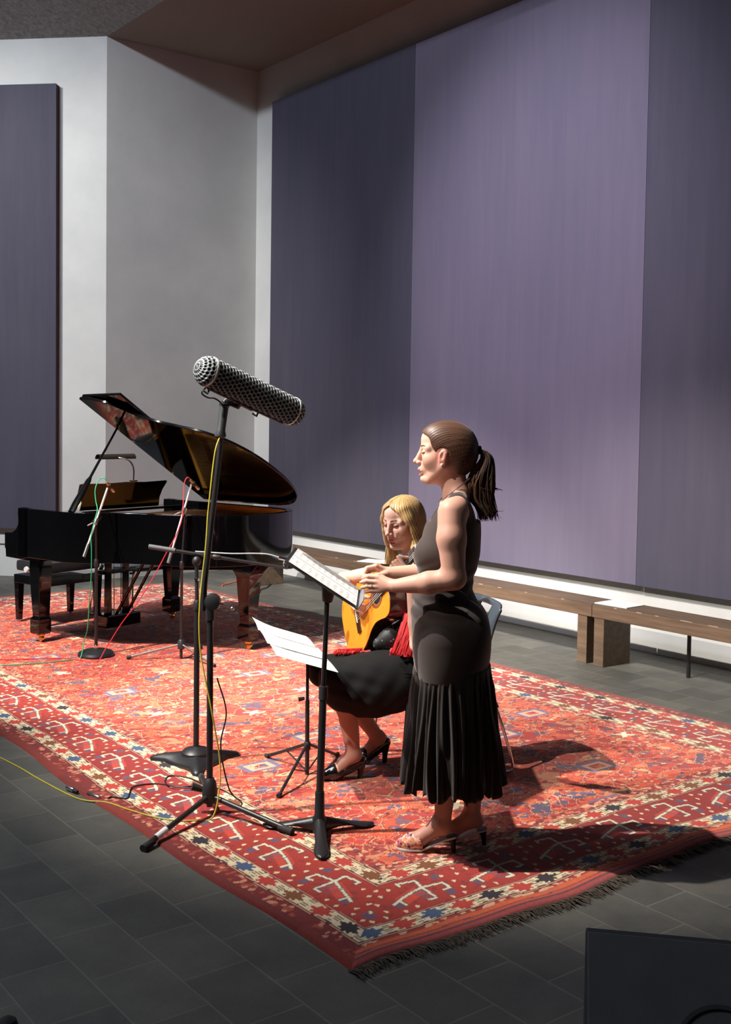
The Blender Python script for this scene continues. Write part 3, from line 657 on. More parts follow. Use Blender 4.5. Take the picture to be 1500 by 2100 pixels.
# --- round-base stand beside the piano keyboard end
p = Vector((3.285, 7.456, RT))
t = thing('microphone_stand', 'black microphone stand with heavy round base and silver boom near the piano keyboard', 'microphone stand', p)
MB().lathe([(0.02, 0), (0.128, 0.002), (0.130, 0.012), (0.122, 0.028), (0.09, 0.042), (0.03, 0.052), (0.016, 0.056)], n=36).build('round_base', BLACK_METAL, t)
MB().lathe([(0.016, 0.05), (0.016, 0.075), (0.011, 0.078), (0.011, 0.09)], n=14).build('base_collar', CHROME, t)
MB().tube([(0, 0, 0.05), (0.0, 0.0, 0.66)], 0.0115, 12).build('pole', BLACK_METAL, t)
MB().tube([(0, 0, 0.65), (-0.016, -0.03, 0.985)], 0.0085, 12).build('inner_pole', BLACK_METAL, t)
MB().lathe([(0.014, 0.64), (0.0165, 0.645), (0.0165, 0.69), (0.012, 0.70)], n=14).build('pole_clutch', BLACK_PLASTIC, t)
a, b = local(t, [(3.164, 7.387, 0.748), (3.371, 7.461, 1.214)])
bo = MB().tube([a, b], 0.0072, 10).build('boom', BOOM, t)
d = (b - a).normalized()
MB().tube([a - d * 0.01, a + d * 0.085], 0.0125, 12).build('counterweight', STEEL, bo)
MB().lathe([(0.014, -0.022), (0.018, -0.018), (0.018, 0.018), (0.014, 0.022)], (a + b) * 0.5 + d * 0.0, d, 14).build('boom_clamp', STEEL, t)
MB().tube([(a + b) * 0.5 + Vector((-0.02, 0.012, -0.01)), (a + b) * 0.5 + Vector((-0.05, 0.03, -0.03))], 0.005, 8).build('wing_screw', STEEL, t)
small_mic('condenser_microphone', (3.384, 7.450, 1.223), (0.55, 0.25, -0.55), 'small champagne microphone on the silver boom with the green cable')

# --- slim tripod stand beside the piano curve
p = Vector((3.741, 7.028, RT))
t = thing('microphone_stand', 'slim tripod microphone stand with silver boom beside the piano curve', 'microphone stand', p)
MB().tube([(0, 0, 0.0), (0, 0, 0.66)], 0.0105, 12).build('pole', BLACK_METAL, t)
MB().tube([(0, 0, 0.65), (0.022, 0.0, 1.03)], 0.008, 12).build('inner_pole', BLACK_METAL, t)
MB().lathe([(0.014, 0.645), (0.017, 0.65), (0.017, 0.69), (0.012, 0.70)], n=14).build('pole_clutch', BLACK_PLASTIC, t)
MB().lathe([(0.018, 0.07), (0.026, 0.075), (0.026, 0.125), (0.016, 0.14)], n=16).build('tripod_hub', BLACK_PLASTIC, t)
for q in ((3.456, 7.193), (3.80, 6.66), (4.05, 7.28)):
    e = Vector((q[0] - p.x, q[1] - p.y, 0)); e = e.normalized() * 0.37; 
    lg = MB().tube([e.normalized() * 0.02 + Vector((0, 0, 0.10)), e + Vector((0, 0, 0.014))], 0.0085, 10).build('leg', STEEL if q[0] < 4 else BLACK_METAL, t)
    MB().tube([e * 0.94 + Vector((0, 0, 0.018)), e * 1.03 + Vector((0, 0, 0.012))], 0.012, 10).build('rubber_foot', RUBBER, lg)
a, b = local(t, [(3.636, 7.025, 0.712), (3.817, 7.032, 1.255)])
bo = MB().tube([a, b], 0.0072, 10).build('boom', BOOM, t)
d = (b - a).normalized()
MB().tube([a - d * 0.01, a + d * 0.085], 0.0125, 12).build('counterweight', GREY_RUBBER, bo)
MB().lathe([(0.014, -0.022), (0.018, -0.018), (0.018, 0.018), (0.014, 0.022)], (a + b) * 0.5 + d * 0.09, d, 14).build('boom_clamp', STEEL, t)
MB().tube([(a + b) * 0.5 + d * 0.09 + Vector((-0.02, 0.012, -0.01)), (a + b) * 0.5 + d * 0.09 + Vector((-0.06, 0.03, -0.03))], 0.005, 8).build('wing_screw', STEEL, t)
small_mic('condenser_microphone', (3.833, 7.021, 1.254), (0.6, 0.1, -0.55), 'small champagne microphone on the silver boom with the red cable')

# --- boom stand with the three-pointed weighted base
p = Vector((2.671, 4.854, RT))
t = thing('microphone_stand', 'black boom stand on a dished three-pointed base at the rug border', 'microphone stand', p)
pts = []; dirs = [Vector((-0.139, 0.135, 0)), Vector((0.223, -0.027, 0)), Vector((-0.101, -0.198, 0))]
dirs = sorted([v.normalized() for v in dirs], key=lambda v: math.atan2(v.y, v.x))
ring = []
for i in range(3):
    v = dirs[i]; w_ = dirs[(i + 1) % 3]; n_ = Vector((-v.y, v.x, 0))
    ring += [v * 0.225 - n_ * 0.022, v * 0.238, v * 0.225 + n_ * 0.022]
    m_ = (v + w_).normalized(); ring += [v * 0.13 + m_ * 0.040, m_ * 0.122, w_ * 0.13 + m_ * 0.040]
def dome(ring, hs):
    mb = MB(); n = len(ring); v = []; 
    for sc_, z in hs: v += [(q.x * sc_, q.y * sc_, z) for q in ring]
    f = [(i + k * n, (i + 1) % n + k * n, (i + 1) % n + (k + 1) * n, i + (k + 1) * n) for k in range(len(hs) - 1) for i in range(n)]
    f += [tuple(range(n - 1, -1, -1)), tuple((len(hs) - 1) * n + i for i in range(n))]
    return mb.add(v, f)
bs = dome(ring, [(1.0, 0.0), (1.0, 0.012), (0.93, 0.022), (0.7, 0.035), (0.35, 0.048)]).build('star_base', BLACK_METAL, t, smooth=60)
MB().lathe([(0.075, 0.03), (0.073, 0.052), (0.058, 0.066), (0.03, 0.075), (0.015, 0.080)], n=28).build('base_dome', BLACK_METAL, t)
MB().tube([(0, 0, 0.07), (0.008, 0.015, 0.79)], 0.0145, 14).build('pole', BLACK_METAL, t)
MB().tube([(0.008, 0.015, 0.78), (0.018, 0.042, 0.985)], 0.0095, 12).build('inner_pole', BLACK_METAL, t)
MB().lathe([(0.0175, 0.76), (0.0185, 0.765), (0.0185, 0.80), (0.014, 0.81)], (0.008, 0.014, 0), n=14).build('pole_clutch', BLACK_PLASTIC, t)
MB().lathe([(0.013, 0.905), (0.0135, 0.908), (0.0135, 0.916), (0.012, 0.92)], (0.014, 0.03, 0), n=14).build('chrome_collar', CHROME, t)
MB().ell((0.019, 0.044, 1.0), (0.022, 0.022, 0.026), n=14).build('boom_knuckle', BLACK_PLASTIC, t)
a, b = local(t, [(2.505, 5.045, 1.079), (3.051, 4.621, 0.982)])
up_ = Vector((0, 0, 0.022)); 
bo = MB().tube([a, (a + b) / 2 - Vector((0, 0, 0.0)), b], [0.0085, 0.0085, 0.007], 10).build('boom', BLACK_METAL, t)
d = (b - a).normalized(); MB().tube([a - d * 0.004, a + d * 0.13], 0.0125, 12).build('boom_grip', GREY_RUBBER, bo)
MB().lathe([(0.010, -0.02), (0.013, -0.015), (0.013, 0.015), (0.010, 0.02)], a + d * 0.34, d, 12).build('boom_clutch', BLACK_PLASTIC, bo)
t = thing('condenser_microphone', 'black microphone with a silver plug at the boom tip behind the big music stand', 'microphone', (3.06, 4.614, 1.0))
d = Vector((0.55, -0.42, -0.18)).normalized()
MB().lathe([(0.011, -0.03), (0.014, -0.025), (0.014, 0.05), (0.017, 0.055), (0.017, 0.095), (0.011, 0.10)], (0, 0, 0), d, 16).build('body', BLACK_PLASTIC, t)
MB().tube([(-0.044, 0.034, 0.035), Vector((-0.044, 0.034, 0.035)) + d * 0.04], 0.0095, 12).build('plug', CHROME, t)
MB().box((-0.005, 0.004, -0.012), (0.03, 0.03, 0.018), bev=0.004).build('clip', BLACK_PLASTIC, t, smooth=0)

# --- tall heavy tripod carrying the windshield
p = Vector((2.367, 4.177, RT))
t = thing('microphone_stand', 'tall black tripod stand nearest the camera carrying the honeycomb windshield', 'microphone stand', p)
MB().tube([(0, 0, 0.03), (0.012, 0.03, 0.86)], 0.0140, 14).build('pole', BLACK_METAL, t)
MB().lathe([(0.020, 0.045), (0.032, 0.05), (0.034, 0.10), (0.026, 0.14), (0.017, 0.155)], n=18).build('tripod_hub', BLACK_PLASTIC, t)
MB().tube([(-0.02, 0.03, 0.10), (-0.06, 0.05, 0.115)], [0.014, 0.018], 12).build('locking_knob', BLACK_PLASTIC, t)
feet = [((1.947, 3.965), 0.010 - RT), ((2.517, 3.753), 0.010), ((2.56, 4.60), 0.010)]
for i, (q, zf) in enumerate(feet):
    e = Vector((q[0] - p.x, q[1] - p.y, zf)); h_ = Vector((e.x, e.y, 0)).normalized() * 0.025 + Vector((0, 0, 0.075))
    lg = MB().tube([h_, e + Vector((0, 0, 0.006))], 0.0115, 12).build('leg', BLACK_METAL, t)
    dd = (e - h_).normalized()
    MB().tube([e - dd * 0.07, e + Vector((0, 0, 0.004))], [0.0145, 0.016], 12).build('rubber_foot', RUBBER, lg)
    if i == 0:
        tp = MB().tube([e - dd * 0.155 + Vector((0, 0, 0.006)), e - dd * 0.085 + Vector((0, 0, 0.006))], 0.0136, 12).build('tape_band', M('white_tape', S(238, 240, 242), 0.6), lg); tp['label'] = 'white tape wrapped round the leg'
MB().tube([(0.012, 0.03, 0.84), (0.012, 0.03, 0.94)], 0.021, 14).build('upper_clutch', BLACK_PLASTIC, t)
MB().lathe([(0.020, -0.03), (0.034, -0.026), (0.036, 0.0), (0.034, 0.026), (0.020, 0.03)], (0.022, 0.028, 0.918), (-0.6, -0.78, 0), 20).build('pivot_knuckle', BLACK_PLASTIC, t)
kn = MB().tube([(0.03, 0.01, 0.918), (0.086, -0.028, 0.892)], 0.0045, 8).build('clamp_lever', STEEL, t)
MB().ell((0.088, -0.029, 0.891), 0.009, n=12, m=8).build('lever_tip', STEEL, kn)
MB().tube([(-0.012, 0.052, 0.88), (-0.004, 0.053, 1.0), (0.060, 0.048, 1.55), (0.066, 0.0476, 1.63)], [0.0135, 0.0135, 0.0125, 0.0115], 14).build('upper_pole', BLACK_METAL, t)

t = thing('microphone_windshield', 'grey honeycomb zeppelin windshield with pale end rings on the tall stand', 'microphone', (2.551, 4.181, 1.842))
A_ = Vector((2.331, 4.152, 1.920)); B_ = Vector((2.783, 4.201, 1.761)); ax = (B_ - A_).normalized(); LB = (B_ - A_).length
upv = Vector((0, 0, 1)); e2 = ax.cross(upv).normalized(); e1 = e2.cross(ax)
org = A_ - t.location; RB = 0.0635
def shell_pt(s_, ph, r):
    """s_: distance along the windshield, rounded caps beyond both rings"""
    if s_ < 0: th = -s_ / RB; xx = -math.sin(min(th, PI / 2)) * RB; rr = math.cos(min(th, PI / 2))
    elif s_ > LB: th = (s_ - LB) / RB; xx = LB + math.sin(min(th, PI / 2)) * RB; rr = math.cos(min(th, PI / 2))
    else: xx = s_; rr = 1.0
    return org + ax * (xx if 0 <= s_ <= LB else (xx if s_ > LB else xx)) + (e1 * math.cos(ph) + e2 * math.sin(ph)) * r * rr
NR = 19; pit = 2 * PI * RB / NR; hr = pit / math.sqrt(3)
hexs = MB()
def add_hexes(s0, s1):
    col = int(round(s0 / (1.5 * hr))); 
    while col * 1.5 * hr < s1:
        sx = col * 1.5 * hr
        for k in range(NR):
            ph = (k + 0.5 * (col % 2)) * 2 * PI / NR
            o_ = []; i_ = []
            for j in range(6):
                aa = PI / 3 * j
                for rad, lst, rr in ((hr * 1.0, o_, RB), (hr * 0.85, i_, RB + 0.0012)):
                    lst.append(shell_pt(sx + rad * math.cos(aa), ph + rad * math.sin(aa) / RB, rr))
            i2 = []
            for j in range(6):
                aa = PI / 3 * j; i2.append(shell_pt(sx + hr * 0.80 * math.cos(aa), ph + hr * 0.80 * math.sin(aa) / RB, RB - 0.003))
            v = o_ + i_ + i2
            f = [(j, (j + 1) % 6, 6 + (j + 1) % 6, 6 + j) for j in range(6)] + [(6 + j, 6 + (j + 1) % 6, 12 + (j + 1) % 6, 12 + j) for j in range(6)]
            hexs.add(v, f)
        col += 1
add_hexes(-RB * 1.35, LB + RB * 1.4)
hx = hexs
bk = MB(); prof = [(max(0.001, (RB - 0.004) * math.cos(a_)), -math.sin(a_) * (RB - 0.004)) for a_ in np.linspace(PI / 2, 0, 8)] + [((RB - 0.004) * math.cos(a_) if a_ < PI / 2 - .01 else 0.001, LB + math.sin(a_) * (RB - 0.004)) for a_ in np.linspace(0, PI / 2, 8)]
bk.lathe(prof, org, ax, 40); inner = bk.build('inner_lining', M('dark_grey_mesh_cloth', S(16, 18, 20), 0.9), t)
me_hx = hx
bm_ = bmesh.new(); _me = bpy.data.meshes.new('tmp'); _me.from_pydata(me_hx.v, [], me_hx.f); bm_.from_mesh(_me); bmesh.ops.remove_doubles(bm_, verts=bm_.verts[:], dist=0.0012)
me2 = bpy.data.meshes.new('basket'); bm_.to_mesh(me2); bm_.free(); bpy.data.meshes.remove(_me)
me2.materials.append(M('grey_basket_plastic', S(140, 146, 148), 0.4)); bko = bpy.data.objects.new('basket', me2); COL.objects.link(bko); bko.parent = t
sm = bko.modifiers.new('thickness', 'SOLIDIFY'); sm.thickness = 0.0015
for s_ in (0.0, LB):
    MB().lathe([(RB + 0.001, -0.0055), (RB + 0.0035, -0.004), (RB + 0.0035, 0.004), (RB + 0.001, 0.0055)], org + ax * s_, ax, 44, ring=True).build('end_ring', M('pale_grey_ring', S(196, 200, 198), 0.45), t)
# underside rail, latches, yoke and pistol grip
dn = -e1
MB().tube([org + ax * 0.02 + dn * (RB + 0.004), org + ax * (LB - 0.03) + dn * (RB + 0.004)], 0.006, 8).build('rail', BLACK_PLASTIC, t)
for s_ in (0.03, LB * 0.64):
    MB().tube([org + ax * s_ + dn * (RB + 0.004), org + ax * (s_ - 0.004) + dn * (RB + 0.026), org + ax * (s_ - 0.028) + dn * (RB + 0.022)], 0.0045, 8).build('latch', BLACK_PLASTIC, t)
g1 = Vector((2.451, 4.225, 1.79)) - t.location; m1 = org + ax * 0.20 + dn * (RB + 0.006)
MB().tube([g1, g1 + Vector((0.01, -0.003, 0.012)), m1 + dn * 0.012, m1], [0.016, 0.017, 0.014, 0.012], 12).build('swivel', BLACK_PLASTIC, t)
MB().tube([m1 - ax * 0.04 + dn * 0.002, m1 + ax * 0.07 + dn * 0.004], 0.009, 8, flat=0.6).build('yoke', BLACK_PLASTIC, t)
g0 = Vector((2.4315, 4.2250, 1.643)) - t.location
gr = MB().tube([g0, g0 + (g1 - g0) * 0.06, g0 + (g1 - g0) * 0.2, g0 + (g1 - g0) * 0.9, g1], [0.024, 0.026, 0.019, 0.021, 0.019], 16).build('pistol_grip', M('dark_grip_rubber', S(58, 60, 63), 0.35), t)
for q in (0.1, 0.16):
    MB().lathe([(0.0205, -0.004), (0.0235, -0.002), (0.0235, 0.002), (0.0205, 0.004)], g1 + Vector((0, 0, 0.004 - q * 0.1)), (g1 - g0).normalized(), 16, ring=True).build('locking_ring', BLACK_PLASTIC, gr)
MB().tube(spline([Vector(q) - t.location for q in [(2.345, 4.180, 1.862), (2.326, 4.201, 1.832), (2.356, 4.203, 1.812), (2.389, 4.203, 1.809), (2.419, 4.204, 1.793), (2.440, 4.216, 1.776)]], 6), 0.0035, 8).build('tail_cable', RUBBER, t)

# ---------------------------------------------------------------- cables
def cable(name, pts, r, mat, label, cat='cable', lift=True, n=8):
    q = spline(pts, n)
    o = MB().tube(q, r, 8).build(name, mat); tag(o, label, cat); return o
def on_rug(x, y, r): return (x, y, (RT if 2.05 < x < 5.53 else 0.0) + r)
YEL = M('yellow_cable_sheath', S(182, 170, 56), 0.5); GRN = M('green_cable_sheath', S(48, 158, 104), 0.45); RED = M('red_cable_sheath', S(200, 44, 58), 0.45)
r = 0.0034
cable('microphone_cable', [(2.432, 4.216, 1.655), (2.400, 4.203, 1.600), (2.388, 4.207, 1.519), (2.374, 4.208, 1.393), (2.366, 4.212, 1.298), (2.357, 4.211, 1.172), (2.341, 4.214, 1.024), (2.331, 4.212, 0.93), (2.326, 4.208, 0.814), (2.331, 4.195, 0.688), (2.353, 4.155, 0.499), (2.374, 4.145, 0.373), (2.389, 4.130, 0.247), (2.378, 4.115, 0.121)]
      + [(2.335, 4.10, RT + r + 0.005), (2.26, 4.13, RT + r), (2.194, 4.184, RT + r), (2.139, 4.279, RT + r), (2.092, 4.421, RT + r), (2.058, 4.556, RT + r - 0.002), (1.985, 4.69, r), (1.945, 5.017, r), (1.93, 5.27, r), (1.90, 5.546, r), (1.85, 5.9, r), (1.7, 6.3, r)],
      r, YEL, 'yellow microphone cable down the tall tripod and along the rug edge')
r = 0.0036
cable('microphone_cable', [nearer(q, k) for q, k in zip([(3.42, 7.556, 1.222), (3.394, 7.576, 1.281), (3.363, 7.6, 1.259), (3.343, 7.612, 1.191), (3.346, 7.605, 1.11), (3.352, 7.592, 1.05), (3.337, 7.600, 0.978), (3.312, 7.61, 0.854), (3.314, 7.606, 0.747), (3.31, 7.602, 0.569), (3.297, 7.602, 0.373), (3.281, 7.60, 0.178), (3.262, 7.61, 0.10)], [.985, .985, .985, .982, .979, .976, .970, .966, .965, .968, .972, .976, .98])] + [(3.15, 7.42, RT + r), (3.073, 7.40, RT + r), (2.851, 7.425, RT + r), (2.61, 7.512, RT + r), (2.3, 7.7, RT + r)],
      r, GRN, 'green cable hanging from the round-base microphone stand')
cable('microphone_cable', [nearer(q, k) for q, k in zip([(3.93, 7.236, 1.252), (3.897, 7.23, 1.292), (3.873, 7.239, 1.26), (3.864, 7.236, 1.164), (3.852, 7.226, 1.057), (3.840, 7.226, 0.969), (3.800, 7.245, 0.854), (3.752, 7.272, 0.754), (3.684, 7.33, 0.583), (3.587, 7.391, 0.39), (3.484, 7.457, 0.225)], [.971, .971, .970, .966, .962, .959, .957, .957, .957, .960, .965])] + [(3.28, 7.27, 0.10), (3.20, 7.25, RT + r), (3.12, 7.36, RT + r), (3.03, 7.50, RT + r), (2.668, 7.678, RT + r), (2.3, 7.95, RT + r)],
      r, RED, 'red cable sagging from the tripod stand to the rug')
cable('microphone_cable', [(2.70, 4.93, 1.055), (2.818, 4.799, 1.051), (2.915, 4.725, 1.053), (2.973, 4.681, 1.05), (3.016, 4.648, 1.035)], 0.0032, M('pale_grey_cable', S(170, 172, 176), 0.5), 'thin pale cable along the black boom')
BLK = M('black_cable_sheath', S(26, 26, 30), 0.5); r = 0.0034
cable('microphone_cable', [(2.082, 4.592, RT + r), (2.107, 4.602, RT + r), (2.15, 4.545, RT + r), (2.19, 4.60, RT + r), (2.245, 4.667, RT + r + .003), (2.35, 4.653, RT + r), (2.43, 4.54, RT + r), (2.50, 4.53, RT + r), (2.459, 4.477, RT + r + .007), (2.38, 4.56, RT + r + .008), (2.40, 4.66, RT + r), (2.46, 4.72, RT + r), (2.515, 4.64, RT + r), (2.53, 4.50, RT + r), (2.56, 4.40, RT + r), (2.55, 4.22, RT + r), (2.46, 4.17, 0.10), (2.41, 4.16, 0.30), (2.43, 4.15, 0.45), (2.395, 4.17, 0.60)],
      r, BLK, 'loose loops of thin black cable on the rug behind the tall tripod')
cable('power_cable', [(5.75, 9.93, 0.006), (5.815, 9.995, 0.006), (5.989, 10.092, 0.006), (6.146, 10.206, 0.006), (6.38, 10.35, 0.02), (6.5, 10.429, 0.10), (6.50, 10.40, 0.2), (6.46, 10.30, 0.1)], 0.006, M('orange_cable_sheath', S(226, 96, 40), 0.5), 'orange power cable on the floor behind the piano tail')
cable('power_cable', [(5.60, 9.20, 0.006), (5.805, 9.311, 0.006), (5.95, 9.5, 0.006), (6.089, 9.60, 0.006), (6.35, 9.9, 0.02), (6.46, 10.1, 0.1), (6.47, 10.2, 0.2)], 0.006, BLK, 'black power cable curling up behind the piano tail')
def plug(x, y, rz, label):
    t = thing('cable_connector', label, 'connector', (x, y, 0.013), rz, group='cable connectors at the rug edge')
    MB().lathe([(0.006, -0.045), (0.009, -0.03), (0.0095, -0.01)], (0, 0, 0), (1, 0, 0), 14).build('boot', RUBBER, t)
    MB().lathe([(0.0095, -0.012), (0.0105, -0.01), (0.0105, 0.04), (0.009, 0.043)], (0, 0, 0), (1, 0, 0), 16).build('shell', STEEL, t)
plug(2.0, 4.80, 1.75, 'silver cable plug beside the rug edge, farther from the tall tripod')
plug(2.045, 4.665, -1.35, 'silver cable plug on the rug edge, nearer the tall tripod')

# ================================================================ music stands
def page_mat(name, step):
    t = NT(name); v = t.coord('Object'); sx = t.n('ShaderNodeSeparateXYZ'); t.l(v, sx.inputs[0])
    def math_(op, a, b=None):
        m = t.n('ShaderNodeMath', operation=op)
        for i, q in enumerate((a, b)):
            if q is None: continue
            if isinstance(q, (int, float)): m.inputs[i].default_value = q
            else: t.l(q, m.inputs[i])
        return m.outputs[0]
    fr = math_('FRACT', math_('DIVIDE', sx.outputs[1], step))            # one staff system per step
    ins = math_('MULTIPLY', math_('GREATER_THAN', fr, 0.30), math_('LESS_THAN', fr, 0.78))
    lines = math_('LESS_THAN', math_('FRACT', math_('MULTIPLY', fr, 10.0)), 0.18)
    notes = math_('GREATER_THAN', t.noise(t.coord('Object', (110, 150, 1)), 1.0, 2), 0.60)
    ink = math_('MULTIPLY', ins, math_('MAXIMUM', lines, notes))
    xm = math_('MULTIPLY', math_('GREATER_THAN', sx.outputs[0], 0.02), math_('LESS_THAN', sx.outputs[0], 0.19))
    ink = math_('MULTIPLY', ink, xm)
    m = t.n('ShaderNodeMix', data_type='RGBA'); m.inputs[6].default_value = S(240, 238, 232); m.inputs[7].default_value = S(70, 70, 74); t.l(ink, m.inputs[0])
    t.l(m.outputs[2], t.p.inputs['Base Color']); t.p.inputs['Roughness'].default_value = 0.75; return t.m
STAFF = page_mat('printed_music_paper', 0.030)
def frame(o, x, y):
    x = Vector(x).normalized(); z = x.cross(Vector(y)).normalized(); y = z.cross(x)
    return Matrix.Translation(Vector(o)) @ Matrix((x, y, z)).transposed().to_4x4()

p = Vector((2.626, 3.716, RT))
t = thing('music_stand', 'black orchestra music stand with a cast three-leg base in front of the singer', 'music stand', p)
def cast_leg(q):
    e = Vector((q[0] - p.x, q[1] - p.y, 0)); n_ = Vector((-e.y, e.x, 0)).normalized(); pts = []; mb = MB(); v = []; N = 12
    for i in range(N):
        u = i / (N - 1); h = 0.058 * (1 - u) ** 1.4 + 0.016; w = 0.026 - 0.006 * u + 0.010 * math.exp(-((u - 0.8) / 0.16) ** 2); w *= (1 if u < 0.9 else math.sqrt(max(0.05, 1 - ((u - 0.9) / 0.105) ** 2)))
        c = e * u; zb = max(0.0, 0.03 * math.sin(PI * min(1, u * 1.15)) ** 1.0 - 0.012) if u < 0.85 else 0.0
        for k in range(10):
            a_ = 2 * PI * k / 10; v.append(c + n_ * (math.cos(a_) * w) + Vector((0, 0, zb + (h - zb) * (0.5 + 0.5 * math.sin(a_)))))
    f = [(i * 10 + k, i * 10 + (k + 1) % 10, (i + 1) * 10 + (k + 1) % 10, (i + 1) * 10 + k) for i in range(N - 1) for k in range(10)] + [tuple(range(9, -1, -1)), tuple((N - 1) * 10 + k for k in range(10))]
    return mb.add(v, f).build('leg', BLACK_METAL, t, smooth=60)
for q in ((2.462, 3.462), (2.470, 3.905), (2.860, 3.650)): cast_leg(q)
MB().lathe([(0.03, 0.005), (0.034, 0.02), (0.030, 0.06), (0.021, 0.075), (0.0195, 0.17), (0.0175, 0.175)], n=18).build('hub', BLACK_METAL, t)
MB().tube([(0, 0, 0.16), (0.018, 0.010, 0.58)], 0.0155, 14).build('pole', BLACK_METAL, t)
MB().tube([(0.018, 0.010, 0.555), (0.020, 0.011, 0.61)], 0.0195, 14).build('pole_clutch', BLACK_PLASTIC, t)
MB().tube([(0.019, 0.011, 0.60), (0.040, 0.020, 0.985)], 0.0105, 14).build('inner_pole', M('satin_black_tube', (0.03, 0.03, 0.032, 1), 0.25, 0.6), t)
# desk: x runs along its width (away from the camera), y from the lip up to the high edge
lip0 = Vector((2.590, 3.423, 0.994)); wv = Vector((0.340, 0.434, -0.008)).normalized(); hv = (Vector((2.369, 3.613, 1.186)) - Vector((2.595, 3.43, 1.001)))
DM = frame(lip0, wv, hv); hv = hv.normalized(); nv = wv.cross(hv).normalized()
if nv.z < 0: nv = -nv
def desk_local(o): o.matrix_world = DM
mid = lip0 + wv * 0.27 + hv * 0.13
MB().tube([Vector((0.040, 0.020, 0.965)), mid - nv * 0.03 - p], [0.022, 0.03], 14).build('tilt_knuckle', BLACK_PLASTIC, t)
dk = MB()
sgn = 1.0 if (DM.to_3x3() @ Vector((0, 0, 1))).z > 0 else -1.0
dk.box((0.275, 0.17, -0.006 * sgn), (0.55, 0.34, 0.004))
o = dk.build('desk', BLACK_METAL, t, smooth=0, bevel=0.002); o.matrix_local = Matrix.Translation(-p) @ DM
li = MB().box((0.275, -0.002, 0.014 * sgn), (0.55, 0.003, 0.044)).build('lip', M('grey_metal_lip', S(118, 120, 124), 0.45, 0.3), o, smooth=0); li['label'] = 'grey lip along the lower edge'
t['group'] = 'music stands'
for i, (x0, w_, lab) in enumerate(((0.02, 0.235, 'sheet of printed music on the tall stand, half nearer the camera'), (0.272, 0.255, 'sheet of printed music on the tall stand, half farther from the camera'))):
    o = MB().box((w_ / 2, 0.16, 0.0012 * sgn), (w_, 0.315, 0.0018)).build('sheet_music', STAFF, smooth=0); o.matrix_world = DM @ Matrix.Translation((x0, 0.008, 0.0)); tag(o, lab, 'sheet music', 'music sheets on the tall stand')
# --- the guitarist's low folding stand
p = Vector((3.014, 4.374, RT))
t = thing('music_stand', 'low folding music stand with thin tripod legs in front of the guitarist', 'music stand', p, group='music stands')
MB().tube([(0, 0, 0.0), (0.004, 0.01, 0.36)], 0.0105, 12).build('pole', BLACK_METAL, t)
MB().tube([(0.004, 0.01, 0.35), (0.01, 0.022, 0.56)], 0.0075, 12).build('inner_pole', BLACK_METAL, t)
MB().tube([(-0.01, 0.014, 0.37), (-0.035, 0.03, 0.365)], [0.008, 0.011], 10).build('thumb_screw', RUBBER, t)
MB().lathe([(0.013, 0.12), (0.016, 0.125), (0.016, 0.155), (0.013, 0.16)], n=14).build('sliding_collar', BLACK_PLASTIC, t)
for q in ((2.996, 4.707), (2.721, 4.172), (3.303, 4.524)):
    e = Vector((q[0] - p.x, q[1] - p.y, 0.008))
    lg = MB().tube([e.normalized() * 0.012 + Vector((0, 0, 0.145)), e], 0.0075, 8).build('leg', BLACK_METAL, t)
    MB().tube([e * 0.5 + Vector((0, 0, 0.072)), e.normalized() * 0.012 + Vector((0, 0, 0.018))], 0.004, 6).build('brace', BLACK_METAL, lg)
    MB().tube([e * 0.95 + Vector((0, 0, 0.006)), e * 1.03 + Vector((0, 0, 0.003))], 0.0105, 8).build('rubber_foot', RUBBER, lg)
LO = Vector((2.913, 4.006, 0.592)); wv = (Vector((3.159, 4.577, 0.617)) - LO); hv = Vector((2.718, 4.16, 0.668)) - LO
GM = frame(LO, wv, hv); sg2 = 1.0 if (GM.to_3x3() @ Vector((0, 0, 1))).z > 0 else -1.0
wl_ = wv.length; hl = hv.length
dk = MB()
for y in (0.01, 0.11, 0.21): dk.box((wl_ * 0.45, y, -0.012 * sg2), (0.40, 0.010, 0.003))
for s_ in (-1, 1): dk.tube([(wl_ * 0.45 - s_ * 0.19, 0.005, -0.012 * sg2), (wl_ * 0.45 + s_ * 0.19, 0.215, -0.012 * sg2)], 0.003, 6)
o = dk.build('folding_desk', BLACK_METAL, t, smooth=0); o.matrix_local = Matrix.Translation(-p) @ GM
gl = GM @ Vector((wl_ * 0.45, 0.11, -0.014 * sg2)) - p
MB().tube([(0.01, 0.022, 0.55), gl], 0.009, 10).build('tilt_joint', BLACK_PLASTIC, t)
WHITE_PAGE = M('bright_paper', S(244, 243, 240), 0.8, var=0.01)
